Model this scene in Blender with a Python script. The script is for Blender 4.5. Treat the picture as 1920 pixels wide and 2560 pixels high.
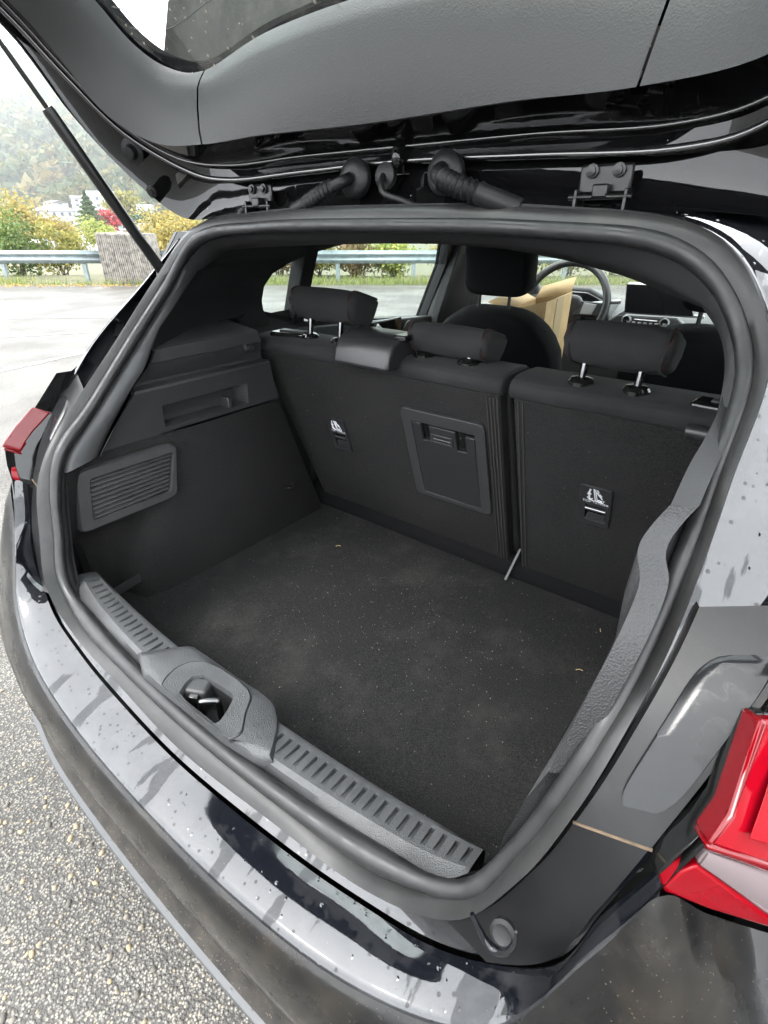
import bpy, bmesh, math, random
import numpy as np
from mathutils import Vector, Matrix, Euler
from mathutils.geometry import tessellate_polygon

random.seed(7); np.random.seed(7)
for o in list(bpy.data.objects): bpy.data.objects.remove(o, do_unlink=True)
SC = bpy.context.scene
COL = SC.collection

# ------------------------------------------------------------------ camera
FOC, PITCH, YAW = 1314.114, 28.744, 37.588          # focal length in photo pixels (1920x2560)
CAM = np.array([.532, -.275, 1.385])
cd = bpy.data.cameras.new('camera'); cam = bpy.data.objects.new('camera', cd); COL.objects.link(cam)
cam.location = CAM
cam.rotation_euler = (math.radians(90 - PITCH), 0, math.radians(YAW))
cd.sensor_fit = 'VERTICAL'; cd.sensor_height = 24.0; cd.lens = 24.0 * FOC / 2560
cd.clip_start = .01; cd.clip_end = 6000
SC.camera = cam

# ------------------------------------------------------------------ world, sun, exposure
W = bpy.data.worlds.new('World'); SC.world = W; W.use_nodes = True
nt = W.node_tree; nt.nodes.clear()
wo = nt.nodes.new('ShaderNodeOutputWorld'); bg = nt.nodes.new('ShaderNodeBackground')
sky = nt.nodes.new('ShaderNodeTexSky'); sky.sky_type = 'NISHITA'; sky.sun_disc = False
SUN_EL, SUN_AZ = 52.0, 205.0                        # degrees; behind the car
sky.sun_elevation = math.radians(SUN_EL); sky.sun_rotation = math.radians(SUN_AZ)
sky.air_density = 1.0; sky.dust_density = 6.0; sky.ozone_density = 1.0
hsv = nt.nodes.new('ShaderNodeHueSaturation'); hsv.inputs['Saturation'].default_value = .18
mixw = nt.nodes.new('ShaderNodeMixRGB'); mixw.inputs[0].default_value = .80
mixw.inputs[2].default_value = (11.2, 11.6, 12.0, 1)   # even white cloud cover over the clear sky
nt.links.new(sky.outputs[0], hsv.inputs['Color']); nt.links.new(hsv.outputs[0], mixw.inputs[1])
nt.links.new(mixw.outputs[0], bg.inputs[0]); bg.inputs[1].default_value = .15
nt.links.new(bg.outputs[0], wo.inputs[0])
sd = bpy.data.lights.new('sun', 'SUN'); sun = bpy.data.objects.new('sun', sd); COL.objects.link(sun)
sd.energy = .9; sd.angle = math.radians(22); sd.color = (1, .97, .92)
_a, _e = math.radians(SUN_AZ), math.radians(SUN_EL)
_d = Vector((math.sin(_a) * math.cos(_e), math.cos(_a) * math.cos(_e), math.sin(_e)))
sun.rotation_euler = _d.to_track_quat('Z', 'Y').to_euler()
vs = SC.view_settings
vs.view_transform = 'Standard'; vs.look = 'None'; vs.exposure = 2.4; vs.gamma = 1.0; vs.use_curve_mapping = False
SC.cycles.max_bounces = 6; SC.cycles.diffuse_bounces = 3; SC.cycles.glossy_bounces = 4; SC.cycles.transparent_max_bounces = 8; SC.cycles.transmission_bounces = 4
SC.cycles.use_adaptive_sampling = True; SC.cycles.adaptive_threshold = .02
SC.cycles.volume_bounces = 0; SC.cycles.use_denoising = True

# ------------------------------------------------------------------ surveying: photo points onto measured planes
_y, _p = math.radians(YAW), math.radians(PITCH)
FWD = np.array([-math.sin(_y) * math.cos(_p), math.cos(_y) * math.cos(_p), -math.sin(_p)])
RGT = np.array([math.cos(_y), math.sin(_y), 0.]); UPV = np.cross(RGT, FWD)
HF = np.array([-math.sin(_y), math.cos(_y), 0.])
def hit(px, py, n, p0):
    d = FWD * FOC + RGT * (px - 960) - UPV * (py - 1280); n = np.asarray(n, float)
    return CAM + d * (((np.asarray(p0, float) - CAM) @ n) / (d @ n))
def PX(px, py, x): return hit(px, py, (1, 0, 0), (x, 0, 0))
def PY(px, py, y): return hit(px, py, (0, 1, 0), (0, y, 0))
def PZ(px, py, z): return hit(px, py, (0, 0, 1), (0, 0, z))
def proj(P):
    d = np.asarray(P, float) - CAM; z = d @ FWD; return np.array([960 + FOC * (d @ RGT) / z, 1280 - FOC * (d @ UPV) / z])
def PD(px, py, D): return hit(px, py, HF, CAM + HF * D)

# ------------------------------------------------------------------ materials
MATS = {}
def pbr(name, col, rough=.5, metal=0., var=None, bumps=(), coat=0., coat_rough=.05, sheen=0., spec=.5, trans=0., ior=1.45,
        rvar=None, specks=None, alpha=None, dust=None):
    """var=(color2, scale, detail) mixes in a second colour; bumps=[(kind, scale, strength, distance)];
    rvar=(rough2, scale, lo, hi) varies gloss; specks=[(colour, scale, size, amount)] adds small dirt grains."""
    m = bpy.data.materials.new(name); m.use_nodes = True; MATS[name] = m
    t = m.node_tree; N = t.nodes; L = t.links; b = N['Principled BSDF']
    def setv(k, v):
        if k in b.inputs: b.inputs[k].default_value = v
    tc = N.new('ShaderNodeTexCoord'); co = tc.outputs['Object']
    setv('Base Color', (*col, 1)); setv('Roughness', rough); setv('Metallic', metal)
    setv('Coat Weight', coat); setv('Coat Roughness', coat_rough); setv('Sheen Weight', sheen); setv('Sheen Roughness', .6)
    setv('Specular IOR Level', spec); setv('Transmission Weight', trans); setv('IOR', ior)
    if alpha is not None: setv('Alpha', alpha)
    cs = None
    def noise(scale, detail=4, rough_=.6):
        n = N.new('ShaderNodeTexNoise'); n.inputs['Scale'].default_value = scale; n.inputs['Detail'].default_value = detail
        n.inputs['Roughness'].default_value = rough_; L.new(co, n.inputs['Vector']); return n.outputs['Fac']
    def ramp(src, lo, hi):
        r = N.new('ShaderNodeMapRange'); r.inputs[1].default_value = lo; r.inputs[2].default_value = hi; L.new(src, r.inputs[0]); return r.outputs[0]
    if var:
        c2, sc, det = var[:3]; lo, hi = var[3:5] if len(var) > 3 else (.35, .65)
        mx = N.new('ShaderNodeMixRGB'); mx.inputs[1].default_value = (*col, 1); mx.inputs[2].default_value = (*c2, 1)
        L.new(ramp(noise(sc, det), lo, hi), mx.inputs[0]); cs = mx.outputs[0]
    if dust:                                            # (colour, scale, lo, hi, amount): broad dusty smudges
        mx = N.new('ShaderNodeMixRGB'); mx.inputs[2].default_value = (*dust[0], 1)
        if cs: L.new(cs, mx.inputs[1])
        else: mx.inputs[1].default_value = (*col, 1)
        r_ = N.new('ShaderNodeMapRange'); r_.inputs[1].default_value = dust[2]; r_.inputs[2].default_value = dust[3]; r_.inputs[4].default_value = dust[4]
        L.new(noise(dust[1], 8, .7), r_.inputs[0]); L.new(r_.outputs[0], mx.inputs[0]); cs = mx.outputs[0]
    for sp in (specks or []):
        c2, sc, size, amt = sp
        v = N.new('ShaderNodeTexVoronoi'); v.inputs['Scale'].default_value = sc; L.new(co, v.inputs['Vector'])
        d = N.new('ShaderNodeMath'); d.operation = 'LESS_THAN'; d.inputs[1].default_value = size; L.new(v.outputs['Distance'], d.inputs[0])
        sx = N.new('ShaderNodeSeparateColor'); L.new(v.outputs['Color'], sx.inputs[0])
        k = N.new('ShaderNodeMath'); k.operation = 'LESS_THAN'; k.inputs[1].default_value = amt; L.new(sx.outputs[0], k.inputs[0])
        mu = N.new('ShaderNodeMath'); mu.operation = 'MULTIPLY'; L.new(d.outputs[0], mu.inputs[0]); L.new(k.outputs[0], mu.inputs[1])
        mx = N.new('ShaderNodeMixRGB'); mx.inputs[2].default_value = (*c2, 1)
        if cs: L.new(cs, mx.inputs[1])
        else: mx.inputs[1].default_value = (*col, 1)
        L.new(mu.outputs[0], mx.inputs[0]); cs = mx.outputs[0]
    if cs: L.new(cs, b.inputs['Base Color'])
    if rvar:
        r2, sc, lo, hi = rvar
        r = N.new('ShaderNodeMapRange'); r.inputs[1].default_value = lo; r.inputs[2].default_value = hi
        r.inputs[3].default_value = rough; r.inputs[4].default_value = r2
        L.new(noise(sc, 4), r.inputs[0]); L.new(r.outputs[0], b.inputs['Roughness'])
    prev = None
    for kind, sc, st, di in bumps:
        bp = N.new('ShaderNodeBump'); bp.inputs['Strength'].default_value = st; bp.inputs['Distance'].default_value = di
        if kind == 'noise': src = noise(sc, 3)
        elif kind == 'film': src = ramp(noise(sc, 3), .49, .53)
        elif kind == 'drops':
            v = N.new('ShaderNodeTexVoronoi'); v.inputs['Scale'].default_value = sc; L.new(co, v.inputs['Vector'])
            src0 = ramp(v.outputs['Distance'], .22, .05)
            sx = N.new('ShaderNodeSeparateColor'); L.new(v.outputs['Color'], sx.inputs[0])
            k = N.new('ShaderNodeMath'); k.operation = 'LESS_THAN'; k.inputs[1].default_value = .35; L.new(sx.outputs[0], k.inputs[0])
            mu = N.new('ShaderNodeMath'); mu.operation = 'MULTIPLY'; L.new(src0, mu.inputs[0]); L.new(k.outputs[0], mu.inputs[1]); src = mu.outputs[0]
        elif kind == 'weave':
            v = N.new('ShaderNodeTexVoronoi'); v.inputs['Scale'].default_value = sc; v.inputs['Randomness'].default_value = .25; L.new(co, v.inputs['Vector']); src = v.outputs['Distance']
        else:
            v = N.new('ShaderNodeTexVoronoi'); v.inputs['Scale'].default_value = sc; L.new(co, v.inputs['Vector']); src = v.outputs['Distance']
        L.new(src, bp.inputs['Height'])
        if prev: L.new(prev, bp.inputs['Normal'])
        prev = bp.outputs[0]
    if prev:
        L.new(prev, b.inputs['Normal'])
        if coat and 'Coat Normal' in b.inputs and any(k[0] in ('film', 'drops') for k in bumps): L.new(prev, b.inputs['Coat Normal'])
    return m

pbr('paint', (.004, .0045, .006), .07, spec=.5, bumps=[('noise', 9, .02, .01), ('drops', 70, .18, .0012)])
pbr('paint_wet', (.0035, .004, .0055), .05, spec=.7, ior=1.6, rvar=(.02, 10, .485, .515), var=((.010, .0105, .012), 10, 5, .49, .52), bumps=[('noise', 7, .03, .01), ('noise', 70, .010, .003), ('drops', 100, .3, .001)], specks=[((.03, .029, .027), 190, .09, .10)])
def water_run_reflections(m):
    # rain runs along the slope, their dark reflections put in as lower specular
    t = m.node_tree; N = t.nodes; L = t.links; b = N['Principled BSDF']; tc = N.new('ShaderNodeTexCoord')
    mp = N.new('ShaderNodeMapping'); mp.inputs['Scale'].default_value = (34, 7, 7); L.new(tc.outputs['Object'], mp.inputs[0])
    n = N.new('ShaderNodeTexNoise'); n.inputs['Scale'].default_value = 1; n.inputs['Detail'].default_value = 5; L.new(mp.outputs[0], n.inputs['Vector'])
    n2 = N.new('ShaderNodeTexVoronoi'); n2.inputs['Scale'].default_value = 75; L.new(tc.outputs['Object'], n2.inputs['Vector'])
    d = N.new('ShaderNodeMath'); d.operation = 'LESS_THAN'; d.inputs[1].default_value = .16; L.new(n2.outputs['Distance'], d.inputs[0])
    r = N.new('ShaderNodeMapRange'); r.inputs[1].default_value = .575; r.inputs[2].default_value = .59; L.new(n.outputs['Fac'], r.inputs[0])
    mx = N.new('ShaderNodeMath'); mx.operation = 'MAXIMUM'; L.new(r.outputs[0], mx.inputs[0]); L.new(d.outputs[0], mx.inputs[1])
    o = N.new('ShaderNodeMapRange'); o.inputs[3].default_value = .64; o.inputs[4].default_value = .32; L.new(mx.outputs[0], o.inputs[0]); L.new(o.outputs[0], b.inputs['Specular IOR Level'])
water_run_reflections(MATS['paint_wet'])
pbr('paint_ridge', (.004, .004, .004), .05, spec=.6, ior=1.8)
pbr('corner_black', (.0055, .0056, .006), .3, spec=.22, dust=((.02, .018, .016), 16, .58, .85, .5))
pbr('seam_dirt', (.10, .07, .04), .8, var=((.035, .025, .018), 60, 5))
pbr('trim_cover', (.009, .0092, .0096), .36, spec=.3, bumps=[('noise', 900, .25, .0004)], dust=((.03, .028, .025), 20, .55, .8, .5))
pbr('paint_dirty', (.0045, .0045, .0045), .10, spec=.36, var=((.021, .0175, .0135), 14, 7, .45, .85), specks=[((.06, .05, .037), 420, .22, .10)], rvar=(.4, 22, .4, .75))
pbr('paint_inner', (.003, .003, .0032), .035, spec=.42, bumps=[('noise', 10, .03, .01)], specks=[((.35, .33, .3), 70, .07, .06)])
pbr('spoiler_dirty', (.008, .008, .0075), .5, spec=.2, var=((.028, .027, .024), 30, 6, .35, .7), specks=[((.10, .095, .08), 110, .17, .22), ((.16, .15, .12), 60, .10, .2)])
pbr('lip_grey', (.045, .047, .05), .45, specks=[((.03, .03, .03), 120, .2, .3)], bumps=[('drops', 70, .4, .002)])
pbr('dirt_band', (.024, .0205, .0165), .7, spec=.3, var=((.009, .008, .007), 30, 6, .35, .65), specks=[((.085, .075, .055), 330, .26, .22)], bumps=[('noise', 260, .4, .002)])
pbr('trim', (.026, .0264, .0272), .47, spec=.45, bumps=[('vor', 620, .35, .0006)], var=((.036, .0365, .0375), 20, 5), dust=((.06, .058, .055), 14, .55, .85, .4))
pbr('trim_fine', (.025, .0255, .0265), .45, spec=.42, bumps=[('noise', 900, .25, .0004)])
pbr('trim_sill', (.026, .0267, .028), .42, spec=.45, bumps=[('vor', 650, .6, .0008)], var=((.037, .038, .0395), 25, 6), dust=((.07, .066, .06), 18, .58, .85, .5))
pbr('lining', (.021, .0213, .0212), .5, spec=.4, bumps=[('vor', 480, .35, .0007)])
pbr('trim_smooth', (.018, .018, .019), .33, spec=.45)
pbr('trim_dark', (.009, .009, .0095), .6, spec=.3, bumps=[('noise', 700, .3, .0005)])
pbr('trim_pillar', (.02, .02, .021), .6, spec=.35, bumps=[('weave', 900, .3, .0004)])
pbr('trim_wet', (.010, .0103, .011), .42, spec=.34, rvar=(.08, 14, .46, .50), bumps=[('noise', 900, .2, .0004)])
pbr('trim_right', (.019, .0193, .02), .5, spec=.38, bumps=[('vor', 520, .6, .001)])
pbr('trim_pillar_grey', (.017, .0173, .018), .58, spec=.35, bumps=[('weave', 900, .3, .0004)])
pbr('rubber', (.009, .0093, .0098), .32, spec=.42, bumps=[('noise', 60, .15, .002), ('noise', 500, .15, .0005)], var=((.015, .015, .0155), 30, 5), dust=((.035, .034, .032), 12, .55, .85, .5), rvar=(.55, 40, .4, .65))
pbr('rubber_flap', (.0125, .0127, .013), .42, spec=.38, bumps=[('noise', 300, .15, .0005)], var=((.020, .020, .0195), 16, 6), dust=((.042, .040, .037), 9, .52, .85, .5))
pbr('carpet', (.0075, .0073, .0073), .95, spec=.15, var=((.028, .0274, .0274), 400, 3, .34, .68), bumps=[('noise', 420, 1., .004)], dust=((.024, .0235, .023), 5, .42, .75, .7), specks=[((.08, .075, .07), 300, .08, .04)])
pbr('carpet_floor', (.0085, .0085, .0086), .95, spec=.15, var=((.030, .0293, .0293), 400, 3, .34, .68), bumps=[('noise', 480, 1., .004)], dust=((.05, .048, .045), 7, .50, .78, .65),
    specks=[((.06, .058, .054), 420, .17, .12), ((.12, .115, .105), 260, .09, .07)])
pbr('fabric', (.0125, .0125, .013), .85, spec=.2, sheen=.02, bumps=[('weave', 900, .5, .0006)], var=((.019, .019, .019), 9, 5))
pbr('fabric_dark', (.004, .004, .0045), .9, spec=.15, sheen=.0, bumps=[('weave', 900, .4, .0006)])
pbr('piping', (.028, .026, .025), .7, spec=.3)
pbr('thread_red', (.07, .006, .007), .8)
pbr('chrome', (.16, .16, .165), .16, metal=1.)
pbr('steel', (.20, .20, .20), .35, metal=1.)
pbr('steel_black', (.006, .006, .006), .28, spec=.4)
pbr('rubber_dark', (.007, .007, .0075), .45, spec=.28)
pbr('striker_steel', (.10, .10, .10), .3, metal=1.)
pbr('gloss_black', (.006, .006, .006), .12, spec=.5)
pbr('white_ink', (.5, .51, .53), .6)
pbr('lamp_red', (.165, .001, .005), .06, spec=.28, specks=[((.12, .004, .005), 60, .14, .12)])
pbr('lamp_red_dark', (.10, .0008, .003), .07, spec=.45)
pbr('lamp_clear', (.30, .25, .255), .15, spec=.5)
pbr('cardboard', (.40, .27, .13), .75, var=((.48, .34, .17), 20, 5), bumps=[('noise', 40, .15, .002)])
pbr('tape', (.52, .40, .24), .18, coat=.6, bumps=[('noise', 120, .5, .002)])
pbr('screen', (.006, .006, .007), .08, coat=1.)
pbr('dash', (.03, .031, .032), .5, bumps=[('vor', 500, .3, .0006)])
pbr('silver', (.25, .255, .26), .35, metal=.6)
pbr('galvanised', (.20, .235, .24), .45, metal=.4, var=((.14, .17, .175), 6, 5), rvar=(.6, 9, .4, .7))
pbr('concrete', (.20, .185, .16), .9, var=((.07, .065, .058), 9, 6, .42, .66), bumps=[('noise', 40, .4, .01)])
pbr('plaster', (.34, .345, .35), .9, var=((.28, .28, .285), 1.2, 4))
pbr('plaster_cream', (.34, .29, .20), .9)
pbr('roof_grey', (.20, .225, .25), .6)
pbr('roof_dark', (.09, .085, .085), .8)
pbr('pane_dark', (.05, .06, .07), .2)
pbr('wood', (.075, .055, .04), .9)
pbr('grit', (.17, .16, .145), .9)
pbr('straw', (.42, .33, .16), .8)
pbr('ground_soil', (.06, .062, .035), .95, var=((.09, .085, .04), 3, 5))
pbr('hill_soil', (.045, .055, .028), .95, var=((.07, .07, .03), .02, 5))
pbr('red_leaf', (.30, .02, .03), .8)

def glass_mat(name, col, rough=.0, bumps=(), dirt=None):
    """thin car glass: mostly see-through, with a mirror sheen that grows at grazing angles"""
    m = bpy.data.materials.new(name); m.use_nodes = True; MATS[name] = m
    t = m.node_tree; N = t.nodes; L = t.links; N.remove(N['Principled BSDF']); out = N['Material Output']
    tr = N.new('ShaderNodeBsdfTransparent'); tr.inputs[0].default_value = (*col, 1)
    gl = N.new('ShaderNodeBsdfGlossy'); gl.inputs['Roughness'].default_value = rough
    lw_ = N.new('ShaderNodeLayerWeight'); lw_.inputs[0].default_value = .5
    pw = N.new('ShaderNodeMath'); pw.operation = 'POWER'; pw.inputs[1].default_value = 5; L.new(lw_.outputs['Facing'], pw.inputs[0])
    fr = N.new('ShaderNodeMath'); fr.operation = 'MULTIPLY_ADD'; fr.inputs[1].default_value = .90; fr.inputs[2].default_value = .06; L.new(pw.outputs[0], fr.inputs[0])
    mx = N.new('ShaderNodeMixShader'); L.new(fr.outputs[0], mx.inputs[0]); L.new(tr.outputs[0], mx.inputs[1]); L.new(gl.outputs[0], mx.inputs[2])
    last = mx.outputs[0]
    if dirt:
        tc = N.new('ShaderNodeTexCoord')
        for colr, sc, size, amt, op in dirt:
            df = N.new('ShaderNodeBsdfDiffuse'); df.inputs[0].default_value = (*colr, 1)
            if size is None:
                n = N.new('ShaderNodeTexNoise'); n.inputs['Scale'].default_value = sc; n.inputs['Detail'].default_value = 6; L.new(tc.outputs['Object'], n.inputs['Vector'])
                r = N.new('ShaderNodeMapRange'); r.inputs[1].default_value = .4; r.inputs[2].default_value = .75; r.inputs[4].default_value = op; L.new(n.outputs['Fac'], r.inputs[0]); f = r.outputs[0]
            else:
                v = N.new('ShaderNodeTexVoronoi'); v.inputs['Scale'].default_value = sc; L.new(tc.outputs['Object'], v.inputs['Vector'])
                d = N.new('ShaderNodeMath'); d.operation = 'LESS_THAN'; d.inputs[1].default_value = size; L.new(v.outputs['Distance'], d.inputs[0])
                sx = N.new('ShaderNodeSeparateColor'); L.new(v.outputs['Color'], sx.inputs[0])
                k = N.new('ShaderNodeMath'); k.operation = 'LESS_THAN'; k.inputs[1].default_value = amt; L.new(sx.outputs[0], k.inputs[0])
                mu = N.new('ShaderNodeMath'); mu.operation = 'MULTIPLY'; L.new(d.outputs[0], mu.inputs[0]); L.new(k.outputs[0], mu.inputs[1])
                m2 = N.new('ShaderNodeMath'); m2.operation = 'MULTIPLY'; m2.inputs[1].default_value = op; L.new(mu.outputs[0], m2.inputs[0]); f = m2.outputs[0]
            mm = N.new('ShaderNodeMixShader'); L.new(f, mm.inputs[0]); L.new(last, mm.inputs[1]); L.new(df.outputs[0], mm.inputs[2]); last = mm.outputs[0]
    L.new(last, out.inputs['Surface']); return m
glass_mat('glass_side', (.80, .88, .85), dirt=[((.5, .55, .52), 30, None, 0, .05)])
glass_mat('glass_wet', (.86, .92, .88), dirt=[((.6, .65, .6), 120, None, 0, .35), ((.75, .8, .75), 160, .3, .4, .5)])
glass_mat('glass_rear', (.86, .92, .89), dirt=[((.30, .29, .27), 22, None, 0, .22), ((.30, .28, .24), 90, .18, .3, .8), ((.3, .28, .24), 45, .12, .2, .7)])

def leaf_mat(name, c1, c2, c3):
    m = bpy.data.materials.new(name); m.use_nodes = True; MATS[name] = m
    t = m.node_tree; N = t.nodes; L = t.links; b = N['Principled BSDF']; b.inputs['Roughness'].default_value = .7
    g = N.new('ShaderNodeNewGeometry'); r = N.new('ShaderNodeValToRGB'); L.new(g.outputs['Random Per Island'], r.inputs[0])
    e = r.color_ramp.elements; e[0].color = (*c1, 1); e[1].color = (*c3, 1); e.new(.5).color = (*c2, 1)
    L.new(r.outputs[0], b.inputs['Base Color'])
    tl = N.new('ShaderNodeBsdfTranslucent'); L.new(r.outputs[0], tl.inputs[0])
    mx = N.new('ShaderNodeMixShader'); mx.inputs[0].default_value = .35
    L.new(b.outputs[0], mx.inputs[1]); L.new(tl.outputs[0], mx.inputs[2]); L.new(mx.outputs[0], N['Material Output'].inputs['Surface']); return m
leaf_mat('leaf_green', (.045, .09, .02), (.08, .13, .03), (.14, .17, .04))
leaf_mat('leaf_olive', (.10, .12, .03), (.19, .18, .04), (.30, .25, .06))
leaf_mat('leaf_yellow', (.14, .135, .035), (.24, .195, .05), (.34, .255, .075))
leaf_mat('leaf_lime', (.12, .17, .03), (.22, .26, .05), (.34, .33, .08))
leaf_mat('leaf_brown', (.12, .07, .03), (.20, .13, .06), (.14, .14, .05))
leaf_mat('leaf_red', (.25, .012, .02), (.36, .02, .035), (.2, .03, .02))
leaf_mat('needle', (.03, .06, .025), (.05, .09, .03), (.07, .11, .04))
leaf_mat('grass', (.09, .15, .03), (.17, .21, .05), (.30, .27, .10))
leaf_mat('forest', (.014, .034, .007), (.04, .062, .012), (.13, .10, .022))
_t = MATS['forest'].node_tree; _at = _t.nodes.new('ShaderNodeAttribute'); _at.attribute_name = 'tone'
for _n in _t.nodes:
    if _n.type == 'VALTORGB': _t.links.new(_at.outputs['Fac'], _n.inputs[0])
leaf_mat('litter', (.35, .2, .05), (.45, .30, .08), (.22, .12, .04))

def asphalt():
    m = bpy.data.materials.new('asphalt'); m.use_nodes = True; MATS['asphalt'] = m
    t = m.node_tree; N = t.nodes; L = t.links; b = N['Principled BSDF']; tc = N.new('ShaderNodeTexCoord'); b.inputs['Specular IOR Level'].default_value = .15
    v = N.new('ShaderNodeTexVoronoi'); v.inputs['Scale'].default_value = 150; L.new(tc.outputs['Object'], v.inputs['Vector'])
    v2 = N.new('ShaderNodeTexVoronoi'); v2.inputs['Scale'].default_value = 290; L.new(tc.outputs['Object'], v2.inputs['Vector'])
    n = N.new('ShaderNodeTexNoise'); n.inputs['Scale'].default_value = .9; n.inputs['Detail'].default_value = 6; L.new(tc.outputs['Object'], n.inputs['Vector'])
    sx = N.new('ShaderNodeSeparateColor'); L.new(v.outputs['Color'], sx.inputs[0])
    r = N.new('ShaderNodeValToRGB'); L.new(sx.outputs[0], r.inputs[0])
    e = r.color_ramp.elements; e[0].color = (.115, .108, .097, 1); e[1].color = (.27, .225, .155, 1); e.new(.45).color = (.155, .146, .131, 1); e.new(.85).color = (.20, .187, .162, 1)
    st = N.new('ShaderNodeMapRange'); st.inputs[1].default_value = .30; st.inputs[2].default_value = .52; L.new(v.outputs['Distance'], st.inputs[0])
    mx = N.new('ShaderNodeMixRGB'); mx.inputs[2].default_value = (.055, .052, .048, 1); L.new(st.outputs[0], mx.inputs[0]); L.new(r.outputs[0], mx.inputs[1])
    m2 = N.new('ShaderNodeMixRGB'); m2.blend_type = 'MULTIPLY'; m2.inputs[0].default_value = .5
    r2 = N.new('ShaderNodeValToRGB'); r2.color_ramp.elements[0].position = .35; r2.color_ramp.elements[0].color = (.42, .42, .42, 1); r2.color_ramp.elements[1].position = .6; r2.color_ramp.elements[1].color = (1.1, 1.1, 1.1, 1)
    L.new(n.outputs['Fac'], r2.inputs[0]); L.new(mx.outputs[0], m2.inputs[1]); L.new(r2.outputs[0], m2.inputs[2]); L.new(m2.outputs[0], b.inputs['Base Color'])
    rr = N.new('ShaderNodeMapRange'); rr.inputs[1].default_value = .4; rr.inputs[2].default_value = .62; rr.inputs[3].default_value = .5; rr.inputs[4].default_value = .32
    L.new(n.outputs['Fac'], rr.inputs[0]); L.new(rr.outputs[0], b.inputs['Roughness'])
    b1 = N.new('ShaderNodeBump'); b1.inputs['Strength'].default_value = .55; b1.inputs['Distance'].default_value = .006; b1.invert = True; L.new(v.outputs['Distance'], b1.inputs['Height'])
    b2 = N.new('ShaderNodeBump'); b2.inputs['Strength'].default_value = .4; b2.inputs['Distance'].default_value = .003; b2.invert = True; L.new(v2.outputs['Distance'], b2.inputs['Height'])
    L.new(b1.outputs[0], b2.inputs['Normal']); L.new(b2.outputs[0], b.inputs['Normal']); return m
asphalt()

# ------------------------------------------------------------------ mesh helpers
def arr(pts): return [tuple(float(c) for c in p) for p in pts]
def make(name, verts, faces, mat, parent=None, sharp=35, bevel=0., seg=2, sub=0, solid=0., flip=False, dbl=False):
    me = bpy.data.meshes.new(name); bm = bmesh.new()
    vs_ = [bm.verts.new(v) for v in arr(verts)]
    for f in faces:
        try: bm.faces.new([vs_[i] for i in f])
        except ValueError: pass
    if dbl: bmesh.ops.remove_doubles(bm, verts=bm.verts, dist=1e-5)
    bmesh.ops.recalc_face_normals(bm, faces=bm.faces)
    if flip: bmesh.ops.reverse_faces(bm, faces=bm.faces)
    if sharp:
        th = math.radians(sharp)
        for f in bm.faces: f.smooth = True
        for e in bm.edges:
            if len(e.link_faces) == 2 and e.calc_face_angle(0) > th: e.smooth = False
    bm.to_mesh(me); bm.free()
    if mat: me.materials.append(MATS[mat] if isinstance(mat, str) else mat)
    o = bpy.data.objects.new(name, me); COL.objects.link(o)
    if parent: o.parent = parent
    if solid:
        s = o.modifiers.new('solid', 'SOLIDIFY'); s.thickness = solid; s.offset = 0
    if bevel:
        s = o.modifiers.new('bevel', 'BEVEL'); s.width = bevel; s.segments = seg; s.limit_method = 'ANGLE'; s.angle_limit = math.radians(30)
        s.harden_normals = False
        for p in me.polygons: p.use_smooth = True
    if sub:
        s = o.modifiers.new('sub', 'SUBSURF'); s.levels = sub; s.render_levels = sub
    return o
def spline(C, n=8, mirror0=False, mirror1=False):
    C = np.asarray(C, float); mm = np.array([-1, 1, 1])
    a = C[1] * mm if mirror0 else 2 * C[0] - C[1]; b = C[-2] * mm if mirror1 else 2 * C[-1] - C[-2]
    Q = np.vstack([a[None], C, b[None]]); out = []
    for i in range(1, len(Q) - 2):
        p0, p1, p2, p3 = Q[i - 1:i + 3]
        for t in np.linspace(0, 1, n, endpoint=False):
            out.append(.5 * ((2 * p1) + (-p0 + p2) * t + (2 * p0 - 5 * p1 + 4 * p2 - p3) * t * t + (-p0 + 3 * p1 - 3 * p2 + p3) * t ** 3))
    out.append(C[-1]); return np.array(out)
def resample(P, n):
    P = np.asarray(P, float); d = np.r_[0, np.cumsum(np.linalg.norm(P[1:] - P[:-1], axis=1))]; t = np.linspace(0, d[-1], n)
    return np.stack([np.interp(t, d, P[:, k]) for k in range(3)], 1)
def mir(P): return np.asarray(P, float) * np.array([-1, 1, 1])
def sym(h): return np.vstack([mir(h)[::-1], h[1:]])           # half curve starting at x=0 -> whole, left to right
def grid(name, rows, mat, parent=None, close_u=False, close_v=False, **k):
    rows = [np.asarray(r, float) for r in rows]; n = len(rows[0]); V = np.vstack(rows); F = []
    for i in range(len(rows) - (0 if close_v else 1)):
        for j in range(n - (0 if close_u else 1)):
            a = i * n + j; b = i * n + (j + 1) % n; i2 = (i + 1) % len(rows)
            F.append((a, b, i2 * n + (j + 1) % n, i2 * n + j))
    return make(name, V, F, mat, parent, **k)
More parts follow.
